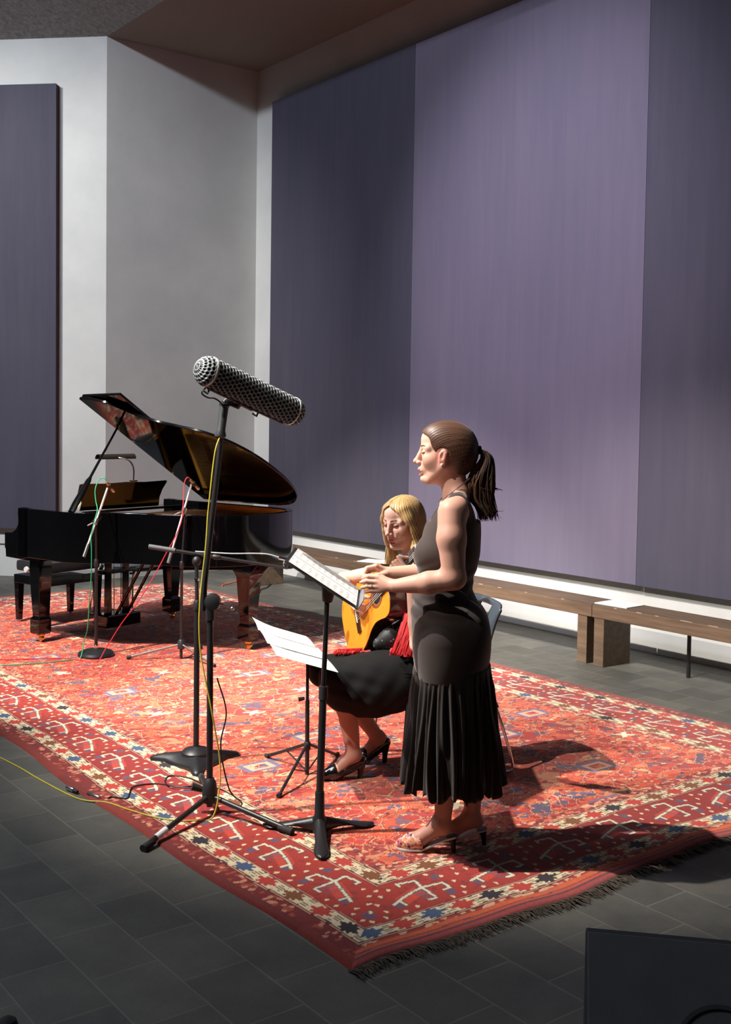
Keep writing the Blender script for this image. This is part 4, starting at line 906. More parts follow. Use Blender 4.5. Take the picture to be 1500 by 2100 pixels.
def loose_page(x0, x1, y0, y1, z, sag, curl, label, skew=0.0):
    mb = MB(); N = 12; v = []; f = []
    for k in (0, 1):
        for i in range(N + 1):
            for j in range(N + 1):
                u, w_ = i / N, j / N
                zz = z + sag * math.sin(PI * u) * 0.5 + curl * (max(0, w_ - 0.5) * 2) ** 2 * (0.5 + u) + (0.0009 if k else 0)
                v.append((x0 + (x1 - x0) * u + skew * w_, y0 + (y1 - y0) * w_, zz * sg2))
    n1 = (N + 1) ** 2
    for i in range(N):
        for j in range(N):
            a_ = i * (N + 1) + j; f.append((a_, a_ + 1, a_ + N + 2, a_ + N + 1)); f.append((n1 + a_, n1 + a_ + N + 1, n1 + a_ + N + 2, n1 + a_ + 1))
    for i in range(N):
        a_ = i * (N + 1); b_ = a_ + N; f += [(a_, a_ + N + 1, n1 + a_ + N + 1, n1 + a_), (b_ + N + 1, b_, n1 + b_, n1 + b_ + N + 1), (i + 1, i, n1 + i, n1 + i + 1), (N * (N + 1) + i, N * (N + 1) + i + 1, n1 + N * (N + 1) + i + 1, n1 + N * (N + 1) + i)]
    o = mb.add(v, f).build('sheet_music', WHITE_PAGE, smooth=60); o.matrix_world = GM; tag(o, label, 'sheet music', 'loose pages on the low stand')
loose_page(0.0, 0.23, -0.01, 0.285, 0.000, 0.004, 0.004, 'white music page on the low stand, the one nearest the camera')
loose_page(0.19, 0.42, 0.0, 0.30, 0.006, 0.006, 0.006, 'white music page in the middle of the low stand')
loose_page(0.40, 0.63, 0.02, 0.31, 0.010, 0.010, 0.012, 'white music page at the far side of the low stand, curling at its corner', 0.02)
# ================================================================ people: smooth implicit bodies turned into meshes
class Field:
    def __init__(s, xs, ys, zs):
        s.ax = [np.asarray(a, np.float32) for a in (xs, ys, zs)]
        s.f = np.full([len(a) for a in s.ax], 9.0, np.float32)
    def _sub(s, lo, hi):
        sl = []
        for a, l, h in zip(s.ax, lo, hi):
            i = int(np.searchsorted(a, l)); j = int(np.searchsorted(a, h))
            if j - i < 1: return None
            sl.append(slice(i, j))
        g = np.meshgrid(*[s.ax[i][sl[i]] for i in range(3)], indexing='ij', sparse=True)
        return tuple(sl), g
    def _mix(s, sl, d, k, op):
        f = s.f[sl]
        if op == 'u':
            if k <= 0: s.f[sl] = np.minimum(f, d); return
            h = np.clip(0.5 + 0.5 * (f - d) / k, 0, 1); s.f[sl] = f + (d - f) * h - k * h * (1 - h)
        else:
            d = -d
            h = np.clip(0.5 - 0.5 * (f - d) / max(k, 1e-5), 0, 1); s.f[sl] = f + (d - f) * h + k * h * (1 - h)
    def cap(s, a, b, ra, rb=None, k=0.02, op='u', sq=None, m=0.03):
        """tapered capsule; sq = (direction, factor) flattens it along a direction"""
        rb = ra if rb is None else rb; a = np.array(a, float); b = np.array(b, float); R = max(ra, rb) + k + m
        r = s._sub(np.minimum(a, b) - R, np.maximum(a, b) + R)
        if r is None: return s
        sl, (X, Y, Z) = r; px, py, pz = X - a[0], Y - a[1], Z - a[2]; ab = b - a; L2 = max(1e-9, float(ab @ ab))
        t = np.clip((px * ab[0] + py * ab[1] + pz * ab[2]) / L2, 0, 1)
        qx, qy, qz = px - t * ab[0], py - t * ab[1], pz - t * ab[2]
        if sq is not None:
            n = np.array(sq[0], float); n /= np.linalg.norm(n); dd = (qx * n[0] + qy * n[1] + qz * n[2]) * (1 / sq[1] - 1)
            qx, qy, qz = qx + n[0] * dd, qy + n[1] * dd, qz + n[2] * dd
        d = np.sqrt(qx * qx + qy * qy + qz * qz) - (ra + (rb - ra) * t)
        if sq is not None: d = d * max(sq[1], 0.5)
        s._mix(sl, d.astype(np.float32), k, op); return s
    def chain(s, pts, rs, k=0.02, **kw):
        for i in range(len(pts) - 1): s.cap(pts[i], pts[i + 1], rs[i], rs[i + 1], k, **kw)
        return s
    def ell(s, c, r, R=None, k=0.02, op='u', m=0.03):
        c = np.array(c, float); r = np.array(r if hasattr(r, '__len__') else (r, r, r), float); q = max(r) + k + m if R is not None else r + k + m
        o = s._sub(c - q, c + q)
        if o is None: return s
        sl, (X, Y, Z) = o; px, py, pz = X - c[0], Y - c[1], Z - c[2]
        if R is not None:
            R = np.array(R, float); px, py, pz = [px * R[0, i] + py * R[1, i] + pz * R[2, i] for i in range(3)]
        k0 = np.sqrt((px / r[0]) ** 2 + (py / r[1]) ** 2 + (pz / r[2]) ** 2); k1 = np.sqrt((px / r[0] ** 2) ** 2 + (py / r[1] ** 2) ** 2 + (pz / r[2] ** 2) ** 2)
        d = k0 * (k0 - 1) / np.maximum(k1, 1e-6)
        s._mix(sl, d.astype(np.float32), k, op); return s
    def clip(s, fn):
        g = np.meshgrid(*s.ax, indexing='ij', sparse=True); s.f = np.maximum(s.f, fn(*g).astype(np.float32)); return s
    def mesh(s):
        """surface nets"""
        f = s.f; ins = f < 0; nx, ny, nz = f.shape
        cnt = np.zeros((nx - 1, ny - 1, nz - 1), np.int8)
        for i in (0, 1):
            for j in (0, 1):
                for k in (0, 1): cnt += ins[i:nx - 1 + i, j:ny - 1 + j, k:nz - 1 + k]
        I, J, K = np.nonzero((cnt > 0) & (cnt < 8)); n = len(I)
        acc = np.zeros((n, 3)); w = np.zeros(n)
        off = [(i, j, k) for i in (0, 1) for j in (0, 1) for k in (0, 1)]
        val = {o: f[I + o[0], J + o[1], K + o[2]].astype(float) for o in off}
        pos = lambda o: np.stack([s.ax[0][I + o[0]], s.ax[1][J + o[1]], s.ax[2][K + o[2]]], 1).astype(float)
        for a in off:
            for d in range(3):
                if a[d] == 0:
                    b = list(a); b[d] = 1; b = tuple(b); m = (val[a] < 0) != (val[b] < 0)
                    t = np.where(m, np.clip(val[a] / np.where(m, val[a] - val[b], 1), 0, 1), 0); pa, pb = pos(a), pos(b)
                    acc += np.where(m[:, None], pa + (pb - pa) * t[:, None], 0); w += m
        V = acc / w[:, None]
        idx = np.full(cnt.shape, -1, np.int32); idx[I, J, K] = np.arange(n)
        F = []
        for d in range(3):
            e1, e2 = [(1, 2), (2, 0), (0, 1)][d]
            A = [slice(None)] * 3; Bs = [slice(None)] * 3; A[d] = slice(0, -1); Bs[d] = slice(1, None)
            ia, ib = ins[tuple(A)], ins[tuple(Bs)]
            ch = np.argwhere(ia != ib)
            ok = (ch[:, e1] > 0) & (ch[:, e2] > 0)
            for ax_, ln in ((e1, cnt.shape[e1]), (e2, cnt.shape[e2])): ok &= ch[:, ax_] < ln
            ch = ch[ok]; fl = ia[tuple(ch.T)]
            def at(a, b):
                c = ch.copy(); c[:, e1] -= a; c[:, e2] -= b; return idx[tuple(c.T)]
            q = np.stack([at(1, 1), at(0, 1), at(0, 0), at(1, 0)], 1); q[~fl] = q[~fl][:, ::-1]
            q = q[(q >= 0).all(1)]; F.append(q)
        return V, np.concatenate(F)

def relax(V, F, it=1, lam=0.5):
    for _ in range(it):
        acc = np.zeros_like(V); c = np.zeros(len(V))
        for a, b in ((0, 1), (1, 2), (2, 3), (3, 0)):
            np.add.at(acc, F[:, a], V[F[:, b]]); np.add.at(c, F[:, a], 1); np.add.at(acc, F[:, b], V[F[:, a]]); np.add.at(c, F[:, b], 1)
        V = V + lam * (acc / np.maximum(c, 1)[:, None] - V)
    return V
def vnormals(V, F):
    n = np.cross(V[F[:, 2]] - V[F[:, 0]], V[F[:, 3]] - V[F[:, 1]]); out = np.zeros_like(V)
    for k in range(4): np.add.at(out, F[:, k], n)
    return out / np.maximum(np.linalg.norm(out, axis=1), 1e-9)[:, None]
def np_mesh(name, V, F, mat, parent=None, col=None, loc=None, rotz=None):
    me = bpy.data.meshes.new(name); me.vertices.add(len(V)); me.vertices.foreach_set('co', np.asarray(V, np.float32).ravel())
    F = np.asarray(F, np.int32); me.loops.add(F.size); me.loops.foreach_set('vertex_index', F.ravel())
    me.polygons.add(len(F)); me.polygons.foreach_set('loop_start', np.arange(0, F.size, F.shape[1], dtype=np.int32)); me.update(calc_edges=True)
    me.polygons.foreach_set('use_smooth', np.ones(len(F), bool))
    if col is not None:
        a = me.color_attributes.new('col', 'FLOAT_COLOR', 'POINT'); a.data.foreach_set('color', np.concatenate([col, np.ones((len(col), 1))], 1).astype(np.float32).ravel())
    me.materials.append(mat); me.validate()
    o = bpy.data.objects.new(name, me); COL.objects.link(o)
    if parent: o.parent = parent
    if loc is not None: o.location = loc
    if rotz is not None: o.rotation_euler.z = rotz
    return o
def axis_pts(segs):
    """segs: list of (start, stop, step); joined monotonic coordinates"""
    out = []
    for a, b, st in segs: out.append(np.arange(a, b, st))
    return np.concatenate(out)
class HeadFrame:
    def __init__(s, c, yaw=0.0, pitch=0.0, k=1.0):
        s.c = np.array(c, float); s.k = k
        cy, sy, cp, sp = math.cos(yaw), math.sin(yaw), math.cos(pitch), math.sin(pitch)
        s.R = np.array([[cy, -sy, 0], [sy, cy, 0], [0, 0, 1]]) @ np.array([[cp, 0, sp], [0, 1, 0], [-sp, 0, cp]])
    def __call__(s, *p): return s.c + s.R @ (np.array(p, float) * s.k)
    def inv(s, V): return (V - s.c) @ s.R / s.k
def rot_x(a): c, q = math.cos(a), math.sin(a); return np.array([[1, 0, 0], [0, c, -q], [0, q, c]])
def rot_y(a): c, q = math.cos(a), math.sin(a); return np.array([[c, 0, q], [0, 1, 0], [-q, 0, c]])
def build_head(fd, H, mouth=0.0, closed=False):
    R = H.R; e = lambda c, r, k, op='u', Q=None: fd.ell(H(*c), np.array(r) * H.k, R if Q is None else R @ Q, k, op)
    c_ = lambda a, b, ra, rb, k, op='u': fd.cap(H(*a), H(*b), ra * H.k, rb * H.k, k, op)
    e((0, 0, .022), (.100, .073, .096), .02); e((.028, 0, .055), (.077, .060, .056), .03); e((.040, 0, -.045), (.062, .057, .080), .03)
    for s_ in (-1, 1):
        c_((.018, .054 * s_, -.050), (.072, .020 * s_, -.106), .020, .017, .02)
        e((.064, .038 * s_, -.028), (.036, .026, .034), .02)
        c_((.088, .012 * s_, .020), (.078, .046 * s_, .018), .017, .014, .014)
    e((.081, 0, -.104), (.028, .026, .020), .014)
    e((.084, 0, -.064), (.033, .030, .026), .014)
    for s_ in (-1, 1): e((.104, .031 * s_, .000), (.016, .018, .0115), .008, 's')
    for s_ in (-1, 1):
        e((.0885, .0315 * s_, -.001), (.0135, .0145, .0135), .002)
        e((.0905, .0315 * s_, .0035), (.0135, .0155, .0105), .003)          # upper lid
    c_((.104, 0, .012), (.122, 0, -.028), .0085, .0105, .010); e((.1265, 0, -.0345), (.0125, .0115, .0105), .006)
    for s_ in (-1, 1): e((.1145, .0125 * s_, -.0395), (.0105, .0075, .0085), .005)
    for s_ in (-1, 1): fd.ell(H(.120, .0055 * s_, -.0475), np.array((.006, .0032, .005)) * H.k, R, .002, 's')
    up = -.066; lo = -.083 - .5 * mouth
    for s_ in (-1, 1):
        c_((.1135, .003 * s_, up), (.104, .021 * s_, up - .005), .0068, .0033, .004)
        c_((.1050, 0, lo - .002), (.100, .018 * s_, lo + .004 + mouth * .3), .0085, .004, .004)
    if mouth: e((.112, 0, (up + lo) / 2 - .002), (.014, .016, .0035 + mouth * .35), .003, 's')
    else: e((.116, 0, (up + lo) / 2 - .001), (.010, .019, .0012), .002, 's')
    for s_ in (-1, 1):
        Q = rot_y(-0.22) @ rot_x(0.0)
        e((.018, .0735 * s_, -.014), (.0185, .0085, .031), .006, 'u', Q); e((.024, .083 * s_, -.010), (.0095, .0065, .017), .004, 's', Q)
        c_((.010, .076 * s_, -.002), (.016, .074 * s_, -.042), .0055, .006, .005)
def face_colour(P, base, lip, brow, mouth=0.0, blush=0.6, lid=None):
    """P in head coordinates"""
    n = len(P); col = np.tile(lin(*base), (n, 1)); x, y, z = P.T; ay = np.abs(y)
    red = lin(196, 108, 96)
    w = blush * np.exp(-(((ay - .042) / .022) ** 2 + ((z + .035) / .026) ** 2)) * (x > .03); col += (red - col) * w[:, None] * 0.6
    w = 0.5 * np.exp(-((y / .012) ** 2 + ((z + .036) / .012) ** 2)) * (x > .1); col += (red - col) * w[:, None] * 0.5
    w = np.exp(-(((ay - .075) / .02) ** 2 + ((z + .014) / .03) ** 2)) * (np.abs(x - .02) < .03); col += (red - col) * w[:, None] * 0.6
    up = -.066; lo = -.083 - .5 * mouth
    m = (x > .098) & (ay < .0205) & (((z < up + .0045 - ay * .12) & (z > up - .0075)) | ((z > lo - .0095 + ay * .25) & (z < lo + .006)))
    col[m] = lin(*lip)
    if mouth:
        m = (x > .09) & (ay < .018) & (z < up - .0055) & (z > lo + .005); col[m] = lin(96, 30, 30)
    arch = .0235 + .004 * np.sin(np.clip((ay - .012) / .036, 0, 1) * PI * .75)
    m = (x > .06) & (ay > .013) & (ay < .050) & (np.abs(z - arch) < .0036 * (1.15 - (ay - .012) / .06)); col[m] = lin(*brow)
    if lid:
        m = (x > .08) & (np.abs(ay - .0315) < .017) & (z > -.0005 ) & (z < .011); col[m] = lin(*lid)
    m = (x > .078) & (np.abs(ay - .0315) < .0165) & (np.abs(z + .0025 - .0035 * ((ay - .0315) / .0165) ** 2) < .0021); col[m] = lin(34, 22, 18)
    return col
def hand_chain(fd, wrist, knuckles, pips, tips, rk=.0105, rp=.0088, rt=.0068, rw=.017):
    for K, P_, T in zip(knuckles, pips, tips):
        fd.cap(wrist, K, rw, rk, .010)
        m = (np.array(P_) * .45 + np.array(T) * .55)
        fd.cap(K, P_, rk, rp, .003); fd.cap(P_, m, rp, (rp + rt) / 2, .002); fd.cap(m, T, (rp + rt) / 2, rt, .002)
# ---------------------------------------------------------------- the singer (x forward, y to her left, z up)
SB = Vector((2.95, 3.28, 0.0098)); SF = math.atan2(0.669, -0.744)
SKIN = M_attr('skin', 0.5, 0.0, 0.12, 500, 0.35, 0.12)
HAIR = M_attr('hair', 0.46, 0.1, 0.0, 300, 0.45)
def limb_colour(V, base):
    return np.tile(lin(*base), (len(V), 1)) * (0.97 + 0.06 * np.random.default_rng(3).random((len(V), 1)))
def make_singer():
    xs = axis_pts([(-.24, -.10, .004), (-.10, .385, .0024)]); ys = axis_pts([(-.26, -.165, .004), (-.165, .16, .0024), (.16, .28, .0032)]); zs = axis_pts([(-.002, .30, .0032), (.30, 1.00, .02), (1.00, 1.14, .0022), (1.14, 1.43, .0045), (1.43, 1.725, .0021)])
    B = Field(xs, ys, zs)
    H = HeadFrame((.025, 0, 1.59)); build_head(B, H, mouth=.007)
    # neck, shoulders, torso
    B.cap((.006, 0, 1.53), (-.012, 0, 1.36), .047, .054, .03, sq=((0, 1, 0), .95))
    B.ell((-.012, 0, 1.30), (.080, .148, .105), None, .03); B.ell((.012, 0, 1.20), (.108, .135, .15), None, .03)
    for s_ in (-1, 1):
        B.cap((-.026, .03 * s_, 1.425), (-.012, .145 * s_, 1.373), .032, .045, .03)
        B.ell((.075, .062 * s_, 1.19), (.056, .058, .06), None, .03)
    B.ell((.03, 0, 1.06), (.090, .125, .10), None, .03)
    # near arm
    B.cap((.006, .165, 1.367), (.006, .195, 1.27), .055, .054, .03); B.cap((.006, .195, 1.27), (-.006, .205, 1.125), .054, .043, .02)
    B.cap((-.008, .205, 1.120), (.09, .185, 1.098), .043, .042, .02); B.cap((.09, .185, 1.098), (.215, .148, 1.077), .042, .0265, .015, sq=((0, 0, 1), 1.0))
    kn = [(.287, .126, 1.106), (.292, .128, 1.088), (.290, .128, 1.070), (.283, .126, 1.054)]
    pp = [(.325, .120, 1.107), (.333, .122, 1.089), (.330, .122, 1.069), (.318, .120, 1.051)]
    tp = [(.349, .106, 1.097), (.356, .106, 1.081), (.352, .106, 1.061), (.338, .105, 1.044)]
    hand_chain(B, (.222, .146, 1.077), kn, pp, tp, rw=.018)
    B.chain([(.235, .136, 1.086), (.275, .108, 1.100), (.312, .096, 1.100), (.336, .095, 1.094)], [.016, .0125, .0105, .0085], .008)
    # far arm
    B.cap((.006, -.165, 1.367), (.0, -.215, 1.125), .053, .042, .03); B.cap((.0, -.215, 1.12), (.11, -.180, 1.085), .042, .041, .02); B.cap((.11, -.180, 1.085), (.255, -.128, 1.088), .041, .0265, .015)
    kn = [(.312, -.100, 1.119), (.318, -.117, 1.116), (.316, -.133, 1.110), (.309, -.147, 1.102)]
    pp = [(.346, -.096, 1.112), (.352, -.114, 1.107), (.350, -.131, 1.101), (.340, -.146, 1.094)]
    tp = [(.361, -.090, 1.084), (.364, -.108, 1.080), (.360, -.126, 1.076), (.348, -.142, 1.072)]
    hand_chain(B, (.262, -.127, 1.090), kn, pp, tp, rw=.017)
    B.chain([(.270, -.108, 1.088), (.303, -.086, 1.081), (.335, -.083, 1.079), (.357, -.086, 1.077)], [.015, .0115, .010, .008], .008)
    # hips and legs
    B.ell((.012, 0, .92), (.095, .135, .12), None, .04)
    B.cap((.0, .075, .85), (.005, .05, .45), .075, .055, .03); B.cap((-.02, -.075, .85), (-.095, -.045, .45), .075, .054, .03)
    B.cap((.005, .05, .45), (.012, .045, .30), .055, .048, .02); B.cap((.012, .045, .30), (.020, .04, .13), .048, .032, .02); B.cap((.010, .04, .10), (.035, .04, .115), .030, .034, .02)
    B.cap((.03, .04, .105), (.115, .032, .045), .034, .030, .02, sq=((0, 1, 0), 1.0)); B.cap((.115, .032, .040), (.180, .026, .026), .031, .020, .02)
    B.cap((-.095, -.045, .45), (-.098, -.045, .30), .054, .046, .02); B.cap((-.098, -.045, .30), (-.098, -.048, .13), .046, .032, .02); B.cap((-.115, -.05, .10), (-.09, -.05, .115), .030, .033, .02)
    B.cap((-.09, -.05, .105), (-.005, -.062, .045), .034, .030, .02); B.cap((-.005, -.062, .040), (.055, -.068, .026), .031, .020, .02)
    V, F = B.mesh(); P = H.inv(V)
    col = limb_colour(V, (212, 160, 140)); hm = V[:, 2] > 1.44
    col[hm] = face_colour(P[hm], (214, 164, 144), (184, 104, 96), (84, 54, 40), .007)
    ft = V[:, 2] < .35; col[ft] = limb_colour(V[ft], (186, 134, 118))
    for tps in (tp, [(.349, .106, 1.097), (.356, .106, 1.081), (.352, .106, 1.061), (.338, .105, 1.044)]):      # nails
        for t_ in tps:
            m = np.linalg.norm(V - (np.array(t_) + (.003, .002 * np.sign(t_[1]), .002)), axis=1) < .0055; col[m] = lin(214, 150, 140)
    body = np_mesh('person', V, F, SKIN, None, col, SB, SF)
    tag(body, 'woman with a brown ponytail in a dark sleeveless dress standing at the music stand', 'person')
    # ---- dress: fitted top
    D = Field(np.arange(-.24, .22, .0038), np.arange(-.25, .25, .0038), np.arange(.66, 1.47, .0038))
    D.ell((.006, 0, 1.25), (.108, .150, .15), None, .03); D.ell((.010, 0, 1.20), (.115, .143, .158), None, .03); D.ell((-.014, 0, 1.31), (.092, .152, .115), None, .03)
    for s_ in (-1, 1):
        D.cap((-.026, .03 * s_, 1.425), (-.012, .145 * s_, 1.376), .036, .049, .03)
        D.ell((.084, .064 * s_, 1.185), (.070, .066, .068), None, .035); D.ell((-.068, .07 * s_, .875), (.085, .095, .115), None, .05)
        D.cap((.018, .075 * s_, .85), (.0, .085 * s_, .62), .115, .100, .05)
    D.ell((.034, 0, 1.06), (.105, .134, .14), None, .05); D.ell((.012, 0, .90), (.135, .178, .16), None, .06); D.ell((-.004, 0, .78), (.150, .186, .17), None, .05); D.ell((.06, 0, .97), (.092, .12, .12), None, .05)
    g = np.meshgrid(*D.ax, indexing='ij', sparse=True); X, Y, Z = g
    wr = .0050 * np.sin((Z - .25 * X) * 95 + np.sin(X * 22) * 1.2) * np.exp(-((Z - 1.0) / .055) ** 2) * (X > -.06) + .0026 * np.sin((Z + .5 * X) * 120) * np.exp(-((Z - 1.10) / .05) ** 2)
    D.f += wr.astype(np.float32)
    def cut(X, Y, Z):
        aY = np.abs(Y)
        arm = np.minimum(aY - (.122 + .03 * np.clip((1.43 - Z) / .16, 0, 1) + .05 * np.clip((1.27 - Z) / .03, 0, 3)), Z - 1.215)          # >0 outside the armhole line
        neck = np.minimum(np.where(X > .0, .062, .090) - aY, Z - np.where(X > .0, 1.320, 1.325))
        return np.maximum(np.maximum(arm, neck), np.maximum(.70 - Z, Z - 1.50))
    D.clip(cut)
    V, F = D.mesh(); V = relax(V, F, 2, .4)
    DRESS = M('dark_brown_jersey', S(56, 44, 40), 0.75, var=0.06, vscale=20, bump=0.1, bscale=600, sheen=0.25, spec=0.25)
    np_mesh('dress', V, F, DRESS, body)
    # ---- pleated skirt, gathered at the hip seam, hem dipping a little at the front
    nA, nZ = 360, 46; V = []
    for i in range(nZ):
        q = i / (nZ - 1); z = .752 - .490 * q
        for k in range(nA):
            a = 2 * PI * k / nA
            rx = .152 + .040 * q ** .9; ry = .190 + .024 * q ** .9; cx = -.006 - .012 * q
            pl = (.006 + .017 * q) * (math.sin(26 * a + 1.5 * math.sin(3 * a)) * .7 + .5 * math.sin(41 * a + 2 * math.sin(5 * a + 4 * q))) * min(1, q * 6)
            hem = (.012 * math.sin(9 * a) + .010 * math.sin(26 * a)) * q ** 6
            V.append((cx + (rx + pl) * math.cos(a), (ry + pl) * math.sin(a), z + hem))
    F = [(i * nA + k, (i + 1) * nA + k, (i + 1) * nA + (k + 1) % nA, i * nA + (k + 1) % nA) for i in range(nZ - 1) for k in range(nA)]
    sk = np_mesh('skirt', np.array(V), np.array(F), M('dark_brown_chiffon', S(42, 34, 31), 0.8, var=0.08, sheen=0.2, spec=0.2), body)
    so = sk.modifiers.new('thickness', 'SOLIDIFY'); so.thickness = 0.002; sk['label'] = 'pleated chiffon skirt of the dress'
    # ---- hair: smooth cap pulled back, then the ponytail
    HF = Field(np.arange(-.17, .16, .0026), np.arange(-.10, .10, .0026), np.arange(1.30, 1.74, .0026))
    HF.ell(H(-.008, 0, .026), (.106, .080, .101), None, .02); HF.ell(H(-.045, 0, -.005), (.070, .066, .085), None, .03); HF.ell(H(-.03, 0, -.05), (.045, .050, .05), None, .02); HF.ell(H(.030, 0, .058), (.0815, .068, .064), None, .02)
    def hairline(X, Y, Z):
        zz = np.array([1.40, 1.49, 1.535, 1.565, 1.580, 1.592, 1.615, 1.64, 1.655, 1.668, 1.69, 1.76]); ff = np.array([-.03, -.022, .000, .022, .062, .078, .090, .097, .106, .128, .15, .17])
        line = np.interp(Z, zz, ff); ear = .030 - np.sqrt(((X - .047) / 1.0) ** 2 + ((Z - 1.573) / 1.35) ** 2)
        return np.maximum(X - line - .10 * np.clip(.05 - np.abs(Y), 0, .05) * (Z < 1.66), np.where(np.abs(Y) > .05, ear * .7, -1))
    HF.clip(hairline)
    V, F = HF.mesh(); V = relax(V, F, 2, .4); N = vnormals(V, F)
    tie = np.array((-.098, 0, 1.600)); d = V - tie; ang = np.arctan2(d[:, 1], d[:, 2] + .3 * d[:, 0]); rr = np.linalg.norm(d, axis=1)
    strand = .5 * np.sin(ang * 96 + 7 * np.sin(rr * 12)) + .3 * np.sin(ang * 213 + 9 * rr) + .2 * np.sin(ang * 31 + 3)
    V = V + N * (strand * .0007)[:, None]
    t_ = np.clip(.5 + .45 * strand, 0, 1)[:, None]; col = lin(50, 32, 25) * (1 - t_) + lin(104, 66, 46) * t_
    hair = np_mesh('hair', V, F, HAIR, body, col); hair['label'] = 'brown hair pulled back into a ponytail'
    mb = MB(); rg = random.Random(4); cols = []
    for i in range(330):
        a = rg.random() * 2 * PI; q = math.sqrt(rg.random()); wv = rg.uniform(-1, 1)
        sp = lambda r: (math.cos(a) * q * r, math.sin(a) * q * r)
        c = [(-.092, 1.600, .010), (-.114, 1.600, .015), (-.128, 1.570, .026), (-.118, 1.520, .047), (-.105, 1.465, .057), (-.110, 1.410, .051), (-.122 - .012 * q, 1.365, .040)]
        pts = []
        for j, (x, z, r) in enumerate(c):
            dx, dy = sp(r); pts.append((x + dx + .008 * wv * math.sin(j * 1.7 + a * 3) * (j > 2), dy * .9 + .004 * math.sin(j * 2.1 + a * 5), z + (.008 * dx / .03 if j < 2 else 0)))
        ln = rg.uniform(.0, .045); x, y, z = pts[-1]; fl = rg.random()
        pts.append((x - .004 + (-.03 * rg.random() if fl < .10 else 0), y * .75, z - ln)); 
        if fl > .93: pts = pts[:5] + [(pts[4][0] - .02, pts[4][1], pts[4][2] - .012), (pts[4][0] - .045, pts[4][1], pts[4][2] - .014 - .01 * rg.random())]
        s_ = spline(pts, 3); m_ = len(s_); r0 = rg.uniform(.0019, .0034)
        v0 = len(mb.v); mb.tube(s_, [r0 * (1 - .8 * max(0, (k / (m_ - 1) - .6) / .4)) for k in range(m_)], 5, cap=False)
        t_ = rg.random() ** 1.4; cols += [tuple(lin(46, 30, 23) * (1 - t_) + lin(140, 94, 64) * t_)] * (len(mb.v) - v0)
    pt = np_mesh('ponytail', np.array(mb.v), np.array([f for f in mb.f if len(f) == 4]), HAIR, body, np.array(cols)); pt['kind'] = 'stuff'
    MB().lathe([(.012, -.007), (.0165, -.005), (.0175, 0), (.0165, .005), (.012, .007)], (-.100, 0, 1.603), (-1, 0, .1), 20, ring=True).build('hair_tie', M('dark_hair_tie', S(22, 24, 40), .7), body)
    # ---- shoes
    def shoe(name, foot, vamp, mat, label):
        """foot: ankle-to-toe path of the sole, given as (x, y, z of the sole top, half width)"""
        mb = MB(); v = []; n = len(foot)
        for (x, y, z, w) in foot: v += [(x, y - w, z - .007), (x, y + w, z - .007), (x, y + w, z), (x, y - w, z)]
        f = [(i * 4 + k, i * 4 + (k + 1) % 4, i * 4 + 4 + (k + 1) % 4, i * 4 + 4 + k) for i in range(n - 1) for k in range(4)] + [(3, 2, 1, 0), tuple(4 * n - 4 + k for k in range(4))]
        mb.add(v, f); s = mb.build(name, [vamp[1]], body, smooth=40); s['label'] = label
        x, y, z, w = foot[0]
        MB().tube([(x + .018, y, z - .004), (x + .010, y, z * .55), (x + .006, y, .0015)], [.022, .011, .0085], 12).build('heel', mat, s)
        U = Field(np.arange(-.25, .25, .0028), np.arange(-.14, .12, .0028), np.arange(-.002, .2, .0028))
        for a, b, ra, rb, sq in vamp[0]: U.cap(a, b, ra, rb, .012, sq=sq)
        lo = vamp[2]; U.clip(lo)
        V, F = U.mesh(); return np_mesh('vamp', V, F, vamp[3], s)
    FL = NT('flower_print_fabric'); v = FL.coord('Object'); vo = FL.n('ShaderNodeTexVoronoi'); vo.inputs['Scale'].default_value = 130; FL.l(v, vo.inputs['Vector'])
    sx = FL.n('ShaderNodeSeparateColor'); FL.l(vo.outputs['Color'], sx.inputs[0])
    FL.l(FL.ramp(sx.outputs[0], [(0.0, S(214, 170, 150)), (0.35, S(196, 88, 104)), (0.55, S(226, 150, 70)), (0.72, S(232, 196, 176)), (0.86, S(60, 40, 52)), (0.95, S(206, 120, 130))]), FL.p.inputs['Base Color']); FL.p.inputs['Roughness'].default_value = .6
    for nd in FL.t.nodes:
        if nd.type == 'VALTORGB': nd.color_ramp.interpolation = 'CONSTANT'
    SOLE = M('pale_sole', S(196, 190, 182), .4); DARK = M('black_heel', S(20, 18, 18), .4)
    shoe('shoe', [(-.032, .045, .072, .024), (.01, .044, .060, .026), (.06, .040, .034, .026), (.105, .034, .013, .036), (.15, .030, .010, .038), (.185, .027, .009, .031), (.206, .025, .009, .014)],
         ([((.10, .033, .042), (.150, .029, .030), .040, .033, None), ((.150, .029, .030), (.186, .026, .020), .033, .022, None)], SOLE, lambda X, Y, Z: np.maximum(.098 + .35 * np.clip(Z - .03, 0, 1) - X, .007 - Z), FL.m), DARK, 'flowered mule with pale sole, the front foot')
    shoe('shoe', [(-.155, -.05, .072, .024), (-.115, -.051, .060, .026), (-.065, -.056, .034, .026), (-.02, -.061, .013, .036), (.025, -.065, .010, .038), (.06, -.068, .009, .031), (.081, -.069, .009, .014)],
         ([((-.025, -.061, .042), (.025, -.065, .030), .040, .033, None), ((.025, -.065, .030), (.061, -.068, .020), .033, .022, None)], SOLE, lambda X, Y, Z: np.maximum(-.027 + .35 * np.clip(Z - .03, 0, 1) - X, .007 - Z), FL.m), DARK, 'flowered mule in shadow, the rear foot')
    # ---- jewellery
    npts = 60; ring = []
    for k in range(npts + 1):
        a = 2 * PI * k / npts; ring.append((-.004 + .063 * math.cos(a), .071 * math.sin(a), 1.447 - .050 * math.cos(a)))
    mb = MB(); pts = []; rs = []
    for k in range(len(ring) - 1):
        for j in range(4): pts.append(Vector(ring[k]).lerp(Vector(ring[k + 1]), j / 4)); rs.append((.0012, .0026, .0030, .0026)[j])
